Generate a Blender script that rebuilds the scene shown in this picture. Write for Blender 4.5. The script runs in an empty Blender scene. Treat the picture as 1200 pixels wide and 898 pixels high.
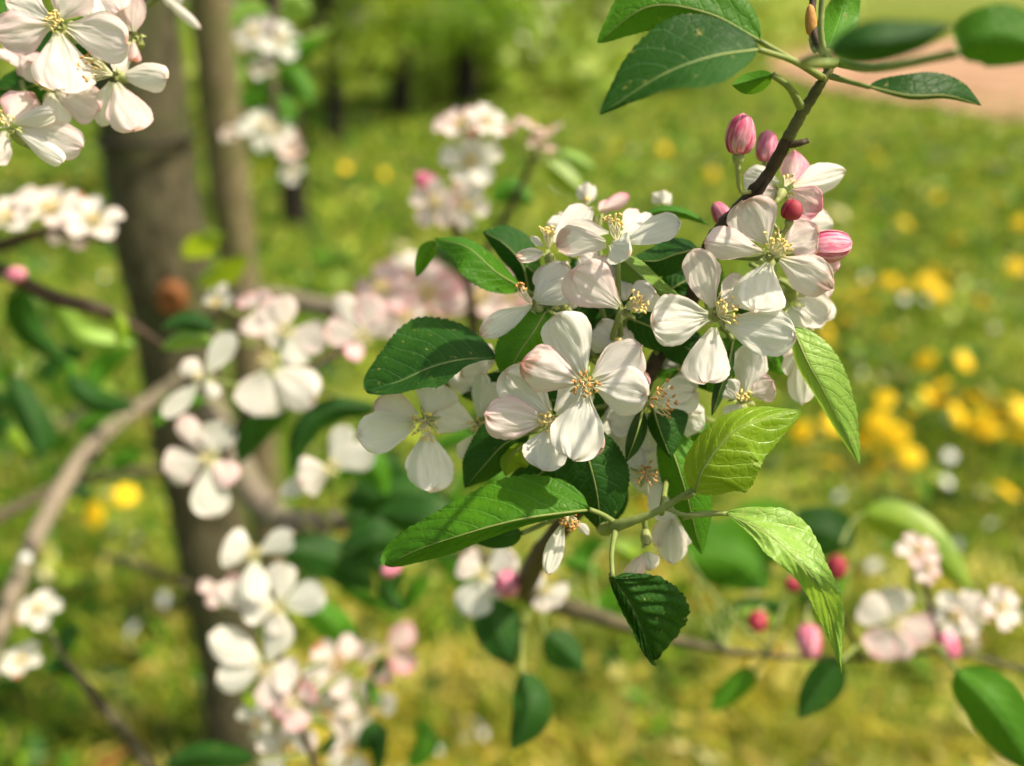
import bpy, math, random
import numpy as np
from mathutils import Vector, Matrix, Quaternion, noise

S = bpy.context.scene
C = S.collection
R = math.radians
random.seed(7)

# ------------------------------------------------------------------ camera
FPX, CX, CY = 1039.0, 600.0, 449.0            # focal length and centre in photo pixels
PITCH = R(25.0)
CAM = Vector((0, 0, 1.2))
cd = bpy.data.cameras.new('camera'); cam = bpy.data.objects.new('camera', cd); C.objects.link(cam)
cam.location = CAM; cam.rotation_euler = (R(90) - PITCH, 0, 0)
cd.sensor_width = 36; cd.lens = 36 * FPX / 1200
cd.clip_start = 0.01; cd.clip_end = 400
cd.dof.use_dof = True; cd.dof.focus_distance = 0.219; cd.dof.aperture_fstop = 5.8; cd.dof.aperture_blades = 0
S.camera = cam
FW = Vector((0, math.cos(PITCH), -math.sin(PITCH)))
RT = Vector((1, 0, 0))
UP = Vector((0, math.sin(PITCH), math.cos(PITCH)))

# ------------------------------------------------------------------ light
w = bpy.data.worlds.new('World'); S.world = w; w.use_nodes = True
nt = w.node_tree; bg = nt.nodes['Background']
sky = nt.nodes.new('ShaderNodeTexSky'); sky.sky_type = 'NISHITA'; sky.sun_disc = False
SUN_DIR = Vector((0.53, -0.10, 0.84)).normalized()      # towards the sun
sky.sun_elevation = math.asin(SUN_DIR.z)
sky.sun_rotation = math.atan2(SUN_DIR.x, SUN_DIR.y)
sky.air_density = 1.0; sky.dust_density = 6.0; sky.ozone_density = 0.0
nt.links.new(sky.outputs[0], bg.inputs[0]); bg.inputs[1].default_value = 0.12
ld = bpy.data.lights.new('sun', 'SUN'); sun = bpy.data.objects.new('sun', ld); C.objects.link(sun)
ld.energy = 4.6; ld.angle = R(0.6); ld.color = (1.0, 0.90, 0.72)
sun.rotation_euler = SUN_DIR.to_track_quat('Z', 'Y').to_euler(); sun.location = (3, -2, 6)
S.view_settings.view_transform = 'Standard'; S.view_settings.look = 'None'
S.view_settings.exposure = 0.58; S.view_settings.gamma = 1
S.render.engine = 'CYCLES'
S.cycles.use_denoising = True
S.cycles.max_bounces = 8; S.cycles.transparent_max_bounces = 4
S.cycles.transmission_bounces = 6; S.cycles.diffuse_bounces = 4

def pt(x, y, d):
    """point at depth d (metres along the view axis) seen at photo pixel x, y"""
    return CAM + d * (FW + (x - CX) / FPX * RT - (y - CY) / FPX * UP)
def on_ground(x, y, z=0.0):
    r = FW + (x - CX) / FPX * RT - (y - CY) / FPX * UP
    return CAM + r * ((z - CAM.z) / r.z)

# ------------------------------------------------------------------ materials
def mat(name):
    m = bpy.data.materials.new(name); m.use_nodes = True
    nt = m.node_tree; nt.nodes.clear()
    out = nt.nodes.new('ShaderNodeOutputMaterial')
    def N(t, **k):
        n = nt.nodes.new(t)
        for a, b in k.items(): setattr(n, a, b)
        return n
    def L(a, b): nt.links.new(a, b)
    def V(n, i, v): n.inputs[i].default_value = v
    def math_(op, a, b=None, clamp=False):
        n = N('ShaderNodeMath', operation=op, use_clamp=clamp)
        for i, q in enumerate((a, b)):
            if q is None: continue
            if isinstance(q, (int, float)): n.inputs[i].default_value = q
            else: L(q, n.inputs[i])
        return n.outputs[0]
    def mix(f, a, b):
        n = N('ShaderNodeMix', data_type='RGBA')
        for s, q in ((n.inputs[0], f), (n.inputs[6], a), (n.inputs[7], b)):
            if isinstance(q, (int, float)): s.default_value = q
            elif isinstance(q, tuple): s.default_value = (*q, 1)
            else: L(q, s)
        return n.outputs[2]
    def ramp(f, *stops):
        n = N('ShaderNodeValToRGB'); e = n.color_ramp.elements
        while len(e) < len(stops): e.new(.5)
        for q, (p, c) in zip(e, stops): q.position = p; q.color = (*c, 1) if isinstance(c, tuple) else (c, c, c, 1)
        L(f, n.inputs[0]); return n.outputs[0]
    def noise_(vec, scale, detail=2, rough=.5):
        n = N('ShaderNodeTexNoise'); V(n, 'Scale', scale); V(n, 'Detail', detail); V(n, 'Roughness', rough)
        if vec is not None: L(vec, n.inputs['Vector'])
        return n.outputs[0]
    return m, out, N, L, V, math_, mix, ramp, noise_

def surface(out, N, L, V, col, rough=.5, transl=0.0, tcol=None, bump=None, bs=.3, bd=.0005, spec=.4):
    p = N('ShaderNodeBsdfPrincipled'); V(p, 'Roughness', rough); V(p, 'Specular IOR Level', spec)
    if isinstance(col, tuple): p.inputs['Base Color'].default_value = (*col, 1)
    else: L(col, p.inputs['Base Color'])
    nrm = None
    if bump is not None:
        b = N('ShaderNodeBump'); V(b, 'Strength', bs); V(b, 'Distance', bd); L(bump, b.inputs['Height'])
        L(b.outputs[0], p.inputs['Normal']); nrm = b.outputs[0]
    if transl > 0:
        t = N('ShaderNodeBsdfTranslucent')
        if nrm is not None: L(nrm, t.inputs['Normal'])
        tc = tcol if tcol is not None else col
        if isinstance(tc, tuple): t.inputs[0].default_value = (*tc, 1)
        else: L(tc, t.inputs[0])
        mx = N('ShaderNodeMixShader'); V(mx, 0, transl)
        L(p.outputs[0], mx.inputs[1]); L(t.outputs[0], mx.inputs[2]); L(mx.outputs[0], out.inputs[0])
    else:
        L(p.outputs[0], out.inputs[0])
    return p

def petal_mat():
    m, out, N, L, V, mt, mix, ramp, ns = mat('petal')
    uv = N('ShaderNodeUVMap'); sp = N('ShaderNodeSeparateXYZ'); L(uv.outputs[0], sp.inputs[0])
    u, v = sp.outputs[0], sp.outputs[1]
    av = mt('ABSOLUTE', v)
    oi = N('ShaderNodeObjectInfo')
    cb = N('ShaderNodeCombineXYZ'); L(mt('MULTIPLY', u, 2.2), cb.inputs[0]); L(mt('MULTIPLY', v, 15), cb.inputs[1])
    L(mt('MULTIPLY', oi.outputs['Random'], 37), cb.inputs[2])
    vein = ns(cb.outputs[0], 1.0, 4, .6)
    cb2 = N('ShaderNodeCombineXYZ'); L(mt('MULTIPLY', u, 3), cb2.inputs[0]); L(mt('MULTIPLY', v, 2.0), cb2.inputs[1])
    L(mt('MULTIPLY', oi.outputs['Random'], 91), cb2.inputs[2])
    blot = ns(cb2.outputs[0], 1.0, 3, .55)
    pk = N('ShaderNodeAttribute', attribute_type='OBJECT', attribute_name='pink')
    edge = mt('MAXIMUM', mt('POWER', av, 2.5), mt('POWER', u, 5.0))
    f = mt('ADD', mt('MULTIPLY', edge, .62), mt('MULTIPLY', blot, .62))
    f = mt('ADD', f, mt('MULTIPLY', mt('SUBTRACT', vein, .5), .9))
    f = mt('MULTIPLY', f, pk.outputs['Fac'], True)
    white = mix(blot, (.75, .755, .68), (.81, .82, .77))
    white = mix(ramp(vein, (.33, .35), (.5, 0.0)), white, (.74, .70, .56))
    col = mix(f, white, (.78, .22, .37))
    base = ramp(u, (0.0, 1.0), (.22, 0.0))
    col = mix(mt('MULTIPLY', base, .6), col, (.62, .66, .34))
    cb3 = N('ShaderNodeCombineXYZ'); L(mt('MULTIPLY', u, 1.2), cb3.inputs[0]); L(mt('MULTIPLY', v, 34), cb3.inputs[1]); L(mt('MULTIPLY', oi.outputs['Random'], 17), cb3.inputs[2])
    fine = ns(cb3.outputs[0], 1.0, 2, .5)
    col = mix(ramp(fine, (.36, .30), (.46, 0.0)), col, (.66, .56, .44))
    rim = mt('MULTIPLY', ramp(mt('MAXIMUM', av, u), (.955, 0.0), (.985, 1.0)), ramp(blot, (.42, 0.0), (.62, .8)))
    col = mix(rim, col, (.52, .30, .17))
    spk = ns(cb2.outputs[0], 9.0, 2, .5)
    col = mix(ramp(spk, (.70, 0.0), (.76, .45)), col, (.55, .36, .2))
    br = N('ShaderNodeAttribute', attribute_type='OBJECT', attribute_name='browned')
    bt = mt('MULTIPLY', ramp(mt('ADD', mt('MULTIPLY', u, .7), mt('MULTIPLY', blot, .6)), (.82, 0.0), (.92, 1.0)), br.outputs['Fac'], True)
    col = mix(bt, col, (.42, .12, .04))
    surface(out, N, L, V, col, .55, .46, mix(.5, col, (.95, .93, .82)), mt('ADD', vein, mt('MULTIPLY', fine, .4)), .32, .0005, .3)
    return m

def leaf_mat(name, dark, light, under, tcol, transl=.28, rough=.42, gloss=.45):
    m, out, N, L, V, mt, mix, ramp, ns = mat(name)
    uv = N('ShaderNodeUVMap'); sp = N('ShaderNodeSeparateXYZ'); L(uv.outputs[0], sp.inputs[0])
    u, v = sp.outputs[0], sp.outputs[1]
    av = mt('ABSOLUTE', v)
    co = N('ShaderNodeTexCoord')
    nz = ns(co.outputs['Object'], 130, 3)
    big = ns(co.outputs['Object'], 40, 2)
    w = mt('ADD', mt('MULTIPLY', u, 8.0), mt('MULTIPLY', mt('POWER', av, 1.3), -2.2))
    w = mt('ADD', w, mt('MULTIPLY', nz, .35))
    fr = mt('FRACT', w); d = mt('MINIMUM', fr, mt('SUBTRACT', 1.0, fr))
    vein = ramp(d, (.0, 1.0), (.075, 0.0))
    mid = ramp(av, (.0, 1.0), (.05, 0.0))
    vor = N('ShaderNodeTexVoronoi', feature='DISTANCE_TO_EDGE'); V(vor, 'Scale', 700); L(co.outputs['Object'], vor.inputs['Vector'])
    ret = ramp(vor.outputs[0], (.0, 1.0), (.09, 0.0))
    col = mix(ramp(big, (.35, 0.0), (.65, 1.0)), dark, light)
    lines = mt('MAXIMUM', mt('MULTIPLY', vein, .40), mt('MULTIPLY', ret, .05))
    lines = mt('MAXIMUM', lines, mt('MULTIPLY', mid, .9))
    col = mix(lines, col, tuple(min(1, a * 1.7 + .05) for a in light))
    sp1 = ns(co.outputs['Object'], 420, 3, .6)
    col = mix(ramp(sp1, (.66, 0.0), (.72, .6)), col, (.30, .26, .07))
    tipn = mt('MULTIPLY', ramp(mt('ADD', mt('MAXIMUM', av, u), mt('MULTIPLY', big, .12)), (1.02, 0.0), (1.06, 1.0)), .8)
    col = mix(tipn, col, (.30, .20, .05))
    g = N('ShaderNodeNewGeometry')
    uc = mix(lines, under, tuple(min(1, a * 1.3 + .03) for a in under))
    col = mix(g.outputs['Backfacing'], col, uc)
    vor2 = N('ShaderNodeTexVoronoi', feature='DISTANCE_TO_EDGE'); V(vor2, 'Scale', 420); L(co.outputs['Object'], vor2.inputs['Vector'])
    hb = mt('SUBTRACT', mt('ADD', mt('MULTIPLY', nz, .5), mt('MULTIPLY', mt('MINIMUM', mt('MULTIPLY', vor2.outputs[0], 3), .5), .45)), mt('MULTIPLY', lines, .8))
    surface(out, N, L, V, col, rough, transl, mix(lines, tcol, tuple(a * .6 for a in tcol)), hb, .55, .0006, gloss)
    return m

def plain_mat(name, c1, c2, scale=60, rough=.6, transl=0, tcol=None, island=False, bs=.4, bd=.0005, spec=.3):
    m, out, N, L, V, mt, mix, ramp, ns = mat(name)
    co = N('ShaderNodeTexCoord')
    n = ns(co.outputs['Object'], scale, 4, .6)
    f = ramp(n, (.3, 0.0), (.7, 1.0))
    if island:
        g = N('ShaderNodeNewGeometry'); f = mt('ADD', mt('MULTIPLY', f, .4), mt('MULTIPLY', g.outputs['Random Per Island'], .6))
    surface(out, N, L, V, mix(f, c1, c2), rough, transl, tcol, n, bs, bd, spec)
    return m

def bark_mat(name, c1, c2, c3, s=1.0):
    m, out, N, L, V, mt, mix, ramp, ns = mat(name)
    co = N('ShaderNodeTexCoord')
    mp = N('ShaderNodeMapping'); mp.inputs['Scale'].default_value = (1, 1, .35); L(co.outputs['Object'], mp.inputs[0])
    n = ns(mp.outputs[0], 90 * s, 6, .65); n2 = ns(co.outputs['Object'], 14 * s, 3)
    col = mix(ramp(n, (.35, 0.0), (.65, 1.0)), c1, c2)
    col = mix(ramp(n2, (.48, 0.0), (.62, .8)), col, c3)
    surface(out, N, L, V, col, .85, 0, None, n, .8, .004 / s, .2)
    return m

M = {}
M['petal'] = petal_mat()
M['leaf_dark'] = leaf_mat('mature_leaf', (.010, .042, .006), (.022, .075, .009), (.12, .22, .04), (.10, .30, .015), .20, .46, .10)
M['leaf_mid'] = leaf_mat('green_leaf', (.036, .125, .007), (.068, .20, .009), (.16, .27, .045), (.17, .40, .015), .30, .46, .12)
M['leaf_young'] = leaf_mat('young_leaf', (.17, .32, .045), (.26, .42, .07), (.30, .42, .12), (.36, .56, .05), .32, .42, .35)
M['leaf_lime'] = leaf_mat('lime_leaf', (.13, .25, .010), (.22, .34, .012), (.36, .44, .15), (.40, .52, .015), .34, .36, .45)
M['stem'] = plain_mat('green_stem', (.16, .22, .05), (.26, .30, .09), 200, .55, .1, (.3, .4, .08))
M['twig'] = plain_mat('young_twig_bark', (.028, .018, .010), (.075, .05, .028), 300, .7, 0, None, False, .6, .0006)
M['twig2'] = plain_mat('olive_twig_bark', (.05, .045, .02), (.11, .095, .045), 120, .8)
M['greentwig'] = plain_mat('green_twig_bark', (.07, .07, .02), (.13, .13, .035), 260, .6)
M['bark'] = bark_mat('grey_bark', (.035, .031, .016), (.12, .105, .06), (.06, .068, .026))
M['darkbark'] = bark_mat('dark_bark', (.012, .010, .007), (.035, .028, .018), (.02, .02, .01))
M['palebark'] = bark_mat('pale_branch_bark', (.15, .12, .085), (.30, .25, .18), (.20, .18, .11), 2)
M['stake'] = bark_mat('stake_wood', (.12, .095, .05), (.24, .20, .11), (.13, .13, .05))
M['filament'] = plain_mat('filament', (.80, .76, .45), (.85, .80, .60), 300, .5, .2)
M['anther'] = plain_mat('anther', (.72, .50, .14), (.78, .62, .26), 900, .7, 0, None, True)
M['anther_old'] = plain_mat('old_anther', (.40, .16, .04), (.62, .34, .09), 900, .7, 0, None, True)
M['calyx'] = plain_mat('calyx_green', (.26, .30, .09), (.38, .40, .16), 500, .6, .15, (.4, .5, .1))
def bud_mat(name, deep, pale, th):
    m, out, N, L, V, mt, mix, ramp, ns = mat(name)
    uv = N('ShaderNodeUVMap'); sp = N('ShaderNodeSeparateXYZ'); L(uv.outputs[0], sp.inputs[0])
    oi = N('ShaderNodeObjectInfo')
    cb = N('ShaderNodeCombineXYZ'); L(mt('MULTIPLY', sp.outputs[0], 1.6), cb.inputs[0]); L(mt('MULTIPLY', sp.outputs[1], 4), cb.inputs[1]); L(mt('MULTIPLY', oi.outputs['Random'], 50), cb.inputs[2])
    n = ns(cb.outputs[0], 1.3, 4, .6)
    e = mt('POWER', mt('ABSOLUTE', sp.outputs[1]), 3.0)
    f = mt('ADD', ramp(n, (th, 0.0), (th + .22, 1.0)), mt('MULTIPLY', e, .5), True)
    surface(out, N, L, V, mix(f, deep, pale), .55, .25, None, n, .3, .0004, .3)
    return m
M['bud'] = bud_mat('pink_bud', (.62, .07, .19), (.82, .46, .52), .44)
M['darkbud'] = bud_mat('crimson_bud', (.36, .03, .05), (.56, .12, .15), .60)
M['wound'] = plain_mat('pruning_wound', (.12, .045, .012), (.24, .09, .025), 80, .8)
M['dandelion'] = plain_mat('dandelion_yellow', (.92, .60, .004), (.98, .74, .02), 400, .6, .35, (.9, .6, .02), True)
M['daisy'] = plain_mat('daisy_white', (.80, .80, .76), (.85, .85, .8), 300, .6, .2)
M['seed'] = plain_mat('dandelion_clock', (.60, .60, .52), (.75, .74, .66), 300, .8, .2)

# ------------------------------------------------------------------ mesh helpers
def mesh(name, verts, faces, mats, uvs=None, midx=None, smooth=True):
    me = bpy.data.meshes.new(name)
    me.from_pydata([tuple(v) for v in verts], [], faces)
    for m in mats: me.materials.append(m)
    if uvs is not None:
        l = me.uv_layers.new(name='UVMap')
        idx = np.zeros(len(me.loops), dtype=np.int32); me.loops.foreach_get('vertex_index', idx)
        a = np.array(uvs, dtype=np.float32)[idx]; l.data.foreach_set('uv', a.ravel())
    if midx is not None: me.polygons.foreach_set('material_index', midx)
    if smooth: me.polygons.foreach_set('use_smooth', [True] * len(me.polygons))
    me.update(); return me

ORG = {}                                        # world origin of every object built by hand
def link(name, me, parent=None, origin=None, kind=None):
    """me: mesh with vertices already relative to origin (world axes)"""
    o = bpy.data.objects.new(name, me); C.objects.link(o)
    origin = Vector(origin) if origin is not None else Vector((0, 0, 0))
    ORG[o.name] = origin
    if parent is not None:
        o.parent = parent; o.location = origin - ORG[parent.name]
    else: o.location = origin
    if kind: o['kind'] = kind
    return o
def tag(o, label=None, cat=None, group=None, kind=None):
    if label: o['label'] = label
    if cat: o['category'] = cat
    if group: o['group'] = group
    if kind: o['kind'] = kind
    return o
def rel(vs, org): return [v - org for v in vs]

def spline(pts, n):
    """Catmull-Rom through pts (Vectors) -> n+1 samples"""
    P = [Vector(p) for p in pts]
    if len(P) == 2: return [P[0].lerp(P[1], i / n) for i in range(n + 1)]
    P = [P[0] * 2 - P[1]] + P + [P[-1] * 2 - P[-2]]
    m = len(P) - 3; out = []
    for i in range(n + 1):
        s = i / n * m; k = min(int(s), m - 1); t = s - k
        a, b, c, d = P[k:k + 4]
        out.append(.5 * ((2 * b) + (c - a) * t + (2 * a - 5 * b + 4 * c - d) * t * t + (3 * b - a - 3 * c + d) * t ** 3))
    return out

def tube_data(pts, radii, sides=8, n=None, rough=0, caps=True):
    n = n or max(6, len(pts) * 5)
    c = spline(pts, n)
    rr = np.interp(np.linspace(0, 1, n + 1), np.linspace(0, 1, len(radii)), radii)
    vs, fs = [], []
    t0 = (c[1] - c[0]).normalized()
    a = t0.orthogonal().normalized()
    for i in range(n + 1):
        t = (c[min(i + 1, n)] - c[max(i - 1, 0)]).normalized()
        a = (a - a.dot(t) * t).normalized(); b = t.cross(a)
        for k in range(sides):
            th = 2 * math.pi * k / sides
            d = a * math.cos(th) + b * math.sin(th)
            r = rr[i]
            if rough: r *= 1 + rough * noise.noise((c[i] + d * rr[i]) * (.6 / max(rr[i], .0004)))
            vs.append(c[i] + d * r)
    for i in range(n):
        for k in range(sides):
            k2 = (k + 1) % sides
            fs.append((i * sides + k, i * sides + k2, (i + 1) * sides + k2, (i + 1) * sides + k))
    if caps:
        fs.append(tuple(reversed(range(sides)))); fs.append(tuple(n * sides + k for k in range(sides)))
    return vs, fs

def tube(name, pts, radii, m, parent=None, sides=8, n=None, rough=0):
    vs, fs = tube_data(pts, radii, sides, n, rough)
    org = Vector(pts[0])
    return link(name, mesh(name, rel(vs, org), fs, [m]), parent, org)

def prof_petal(u):
    m = .60
    if u < m: x = u / m; return .20 + .80 * (x * x * (3 - 2 * x)) ** .70
    x = (u - m) / (1 - m); return max(0.0, 1 - x ** 2.7) ** .50
def prof_leaf(u):
    return max(0.0, math.sin(math.pi * u ** .86)) ** .66 * (1 - .30 * max(0, u - .8) / .2)
def prof_blunt(u):
    return max(0.0, math.sin(math.pi * u ** .95)) ** .50
def arr(q, u):
    return float(np.interp(u, np.linspace(0, 1, len(q)), q)) if isinstance(q, (tuple, list)) else q

def blade(pts, wl, wr, zl=0, zr=0, nu=14, nv=5, prof=prof_petal, cup=0, quilt=0, serr=0, wave=0, notch=0, flip=False, seed=0, k=None, edgecurl=0):
    """pts: world points of the centre line; wl/wr: half widths in metres left and right of travel as seen
    from the camera; zl/zr: metres by which those edges lie farther away. Gives verts, faces, uvs."""
    c = spline(pts, 40)
    vs, uvs = [], []
    rows = []
    for i in range(nu + 1):
        s = i / nu
        u = math.sin(s * math.pi / 2) ** 1.15 if prof is prof_petal else (1 - (1 - s) ** 1.15)
        u = min(u, 1.0)
        q = u * 40; j = min(int(q), 39); f = q - j
        p = c[j].lerp(c[j + 1], f)
        t = (c[min(j + 2, 40)] - c[max(j - 1, 0)]).normalized()
        V = (p - CAM).normalized()
        # guard against the line pointing straight at the camera
        Lh = t.cross(V)
        Lh = Lh.normalized() if Lh.length > 1e-4 else RT.copy()
        rows.append((u, p, t, V, Lh))
    for (u, p, t, V, Lh) in rows:
        pr = prof(u)
        eL = Lh * arr(wl, u) + V * arr(zl, u)
        eR = -Lh * arr(wr, u) + V * arr(zr, u)
        span = (arr(wl, u) + arr(wr, u)) * .5 + 1e-5
        nrm = (eR - eL).cross(t)
        nrm = nrm.normalized() if nrm.length > 1e-9 else -V
        if nrm.dot(V) > 0: nrm = -nrm
        for jv in range(-nv, nv + 1):
            v = jv / nv; a = abs(v)
            e = (eL if v < 0 else eR) * a
            ww = pr
            if serr: ww *= 1 + serr * (1 - ((u * 24) % 1) * 1.0 - .5) * (a > .99)
            if wave:
                ww *= 1 + .16 * noise.noise(Vector((u * 2.6, v * 1.5, seed * 3.1))) * a
                if prof is prof_petal: ww *= 1 + .05 * noise.noise(Vector((u * 14, v * 3, seed * 2.1))) * a ** 4
            q = p + e * ww
            if prof is prof_petal: q = q + t * span * .6 * max(0, u - .55) * noise.noise(Vector((v * 2.4, seed * 5.3, 2.0)))
            if notch: q = q - t * notch * math.exp(-(v * 3.0) ** 2) * max(0, u - .7) / .3
            h = 0
            h += cup * a * a * pr
            if edgecurl: h += edgecurl * a ** 4 * pr
            if quilt:
                wv = u * 8.0 - 2.2 * a ** 1.3
                fr = wv % 1.0; dd = min(fr, 1 - fr) * 2
                h += quilt * (math.sin(dd * math.pi / 2) - .5) * min(1, a * 5) * pr ** .5 * (1 - .5 * a)
                h -= quilt * .8 * math.exp(-(a * 12) ** 2)
            if wave: h += wave * span * noise.noise(Vector((u * 2.4 + seed, v * 1.7, seed * 1.7))) * (a ** 1.2) * 2
            if prof is prof_petal: h -= span * (.045 * math.exp(-(a * 5) ** 2) * math.sin(math.pi * u) - .03 * math.sin(a * 9 + seed) * u)
            if prof is prof_petal: h += span * (.04 * noise.noise(Vector((u * 5, v * 13, seed))) + .035 * noise.noise(Vector((u * 7, v * 7, seed + 9))) * u)
            if wave and prof is prof_petal: h += wave * span * .55 * noise.noise(Vector((u * 2.5, v * 5.5, seed * .9))) * (.3 + a)
            vs.append(q + nrm * h); uvs.append((u, v))
    m = 2 * nv + 1; fs = []
    for i in range(nu):
        for j in range(m - 1):
            fs.append((i * m + j, i * m + j + 1, (i + 1) * m + j + 1, (i + 1) * m + j))
    # orient faces to the camera
    mid = fs[(nu // 2) * (m - 1) + nv]
    a, b, d = vs[mid[0]], vs[mid[1]], vs[mid[3]]
    facing = (b - a).cross(d - a).dot(a - CAM) < 0
    if facing == flip: fs = [tuple(reversed(f)) for f in fs]
    return vs, fs, uvs

# ------------------------------------------------------------------ plants: a thing with a depth of its own
class Plant:
    def __init__(s, name, x, y, D, label, cat, group=None, origin=None):
        s.D = D
        org = Vector(origin) if origin is not None else pt(x, y, D)
        s.root = link(name, None, None, org); s.root.empty_display_size = .01
        tag(s.root, label, cat, group)
    def p(s, x, y, z=0): return pt(x, y, s.D + z * .01)
    def px(s, w, z=0): return w * (s.D + z * .01) / FPX

def petal(P, parent, b, t, w, pink=.3, zl=0, zr=0, cup=.0, bow=0, wave=.14, notch=0, seed=None, browned=0, nu=32, nv=13, prof=prof_petal, mid=None, flip=False):
    """b, t: (x, y, z) of base and tip in photo pixels and cm; w: full width in pixels"""
    seed = seed if seed is not None else random.random() * 50
    B, T = P.p(*b), P.p(*t)
    zc = (b[2] + t[2]) / 2
    if mid: Mp = P.p(*mid)
    else: Mp = B.lerp(T, .5) + FW * bow * .01
    hw = P.px(w * 1.13, zc) / 2
    v, f, uv = blade([B, Mp, T], hw, hw, zl * .01, zr * .01, nu, nv, prof, -cup * .01, 0, 0, wave, notch * .001, flip, seed, None, .0009 * math.sin(seed * 9.7))
    o = link('petal', mesh('petal', rel(v, B), f, [M['petal']], uv), parent, B)
    o['pink'] = pink; o['browned'] = browned
    return o

def stamens_data(c, ax, n, L, spread, rf=.00016, ra=.00048, seed=0, sides=4):
    rnd = random.Random(seed)
    ax = ax.normalized(); a = ax.orthogonal().normalized(); b = ax.cross(a)
    vs, fs, mi = [], [], []
    for i in range(n):
        th = i * 2.399 + rnd.uniform(-.3, .3); sp = spread * math.sqrt((i + .5) / n) * rnd.uniform(.8, 1.15)
        d = (ax * math.cos(sp) + (a * math.cos(th) + b * math.sin(th)) * math.sin(sp)).normalized()
        l = L * rnd.uniform(.72, 1.1)
        bend = Vector([rnd.uniform(-1, 1) for _ in range(3)]) * l * .13
        p0 = c + d * L * .06; p1 = c + d * l * .55 + bend; p2 = c + d * l
        v, f = tube_data([p0, p1, p2], [rf * 1.15, rf, rf * .8], sides, 4, 0, False)
        o = len(vs); vs += v; fs += [tuple(o + q for q in g) for g in f]; mi += [0] * len(f)
        if i % 9 == 8: continue
        # anther: a small lobed bean
        e1 = Vector([rnd.uniform(-1, 1) for _ in range(3)]).normalized(); e2 = e1.orthogonal().normalized(); e3 = e1.cross(e2)
        o = len(vs)
        for ii, (h, r) in enumerate(((-1, .35), (-.45, .95), (.45, .95), (1, .35))):
            for k in range(5):
                q = 2 * math.pi * k / 5
                vs.append(p2 + e1 * h * ra * 1.35 + (e2 * math.cos(q) + e3 * math.sin(q)) * r * ra * .75)
        for ii in range(3):
            for k in range(5):
                k2 = (k + 1) % 5
                fs.append((o + ii * 5 + k, o + ii * 5 + k2, o + ii * 5 + 5 + k2, o + ii * 5 + 5 + k)); mi.append(1)
        fs.append(tuple(o + k for k in reversed(range(5)))); fs.append(tuple(o + 15 + k for k in range(5))); mi += [1, 1]
    return vs, fs, mi

def calyx_data(c, ax, r, L):
    """receptacle: a small urn on the pedicel side of the flower"""
    ax = ax.normalized(); a = ax.orthogonal().normalized(); b = ax.cross(a)
    vs, fs = [], []
    prof = ((0, .5), (-.15, .95), (-.45, 1.0), (-.8, .75), (-1.0, .35)); ns = 8
    for h, q in prof:
        for k in range(ns):
            th = 2 * math.pi * k / ns
            vs.append(c + ax * h * L + (a * math.cos(th) + b * math.sin(th)) * r * q)
    for i in range(len(prof) - 1):
        for k in range(ns):
            k2 = (k + 1) % ns; fs.append((i * ns + k, i * ns + k2, (i + 1) * ns + k2, (i + 1) * ns + k))
    fs.append(tuple(range(ns))); fs.append(tuple((len(prof) - 1) * ns + k for k in reversed(range(ns))))
    return vs, fs

def axis(a):      # (right, up, towards camera) -> world
    return (RT * a[0] + UP * a[1] - FW * a[2]).normalized()

def blossom(P, c, petals, face=(0, 0, 1), st=(20, 30, .9), old=False, node=None, sepals=5, seplen=15, seproll=.6, label=None, stax=None, csize=1.0):
    """hand-placed blossom. st: count, length in px, spread"""
    cw = P.p(*c); root = link('blossom', None, P.root, cw); root.empty_display_size = .005
    if label: root['label'] = label
    ax = axis(face)
    for i, q in enumerate(petals):
        q = dict(q); petal(P, root, q.pop('b'), q.pop('t'), q.pop('w'), **q)
    if st:
        n, L, sp = st
        v, f, mi = stamens_data(cw - ax * .0003, axis(stax) if stax else ax, n, P.px(L, c[2]), sp, seed=int(c[0] * 7 + c[1]))
        o = link('stamens', mesh('stamens', rel(v, cw), f, [M['filament'], M['anther_old' if old else 'anther']], None, mi), root, cw, 'stuff')
    r = .0015 * csize
    v, f = calyx_data(cw - ax * .0012, ax, r, .0048 * csize)
    link('calyx', mesh('calyx', rel(v, cw), f, [M['calyx']]), root, cw)
    a = ax.orthogonal().normalized(); b = ax.cross(a)
    angs = []
    for q in petals:
        v = P.p(*q['t']) - P.p(*q['b']); angs.append(math.atan2(v.dot(b), v.dot(a)) % (2 * math.pi))
    angs.sort(); ths = []
    for k in range(len(angs)):
        g = ((angs[(k + 1) % len(angs)] - angs[k]) % (2 * math.pi)) or 2 * math.pi
        for j in range(1 if g < 2.0 else 2): ths.append(angs[k] + g * ((j + 1) / (2 if g < 2.0 else 3)))
    for k, th in enumerate(ths[:5]):
        d = a * math.cos(th) + b * math.sin(th)
        p0 = cw - ax * .0018 + d * r * .8; l = P.px(seplen, c[2])
        p1 = p0 + d * l * .55 + ax * .0009; p2 = p0 + d * l * .95 + ax * (.0002 - .001 * (k % 2))
        hw = P.px(3.3, c[2])
        v, f, uv = sepal_data(p0, p1, p2, ax.cross(d), hw)
        link('sepal', mesh('sepal', rel(v, p0), f, [M['calyx']], uv), root, p0)
    if node is not None:
        e = cw - ax * .0055 * csize; nn = P.p(*node)
        m1 = e - ax * (nn - e).length * .35
        tube('pedicel', [e, m1.lerp(nn, .3), nn], [.0008, .0007, .0008], M['stem'], root, 6, 8)
    return root

def sepal_data(p0, p1, p2, side, hw):
    c = spline([p0, p1, p2], 6); vs, uvs = [], []
    for i in range(7):
        u = i / 6; w = hw * (1 - u) ** .7 * (1 if u > .1 else .8)
        for v in (-1, 0, 1): vs.append(c[i] + side * w * v); uvs.append((u, v))
    fs = [(i * 3 + j, i * 3 + j + 1, i * 3 + 4 + j, i * 3 + 3 + j) for i in range(6) for j in (0, 1)]
    return vs, fs, uvs

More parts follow.
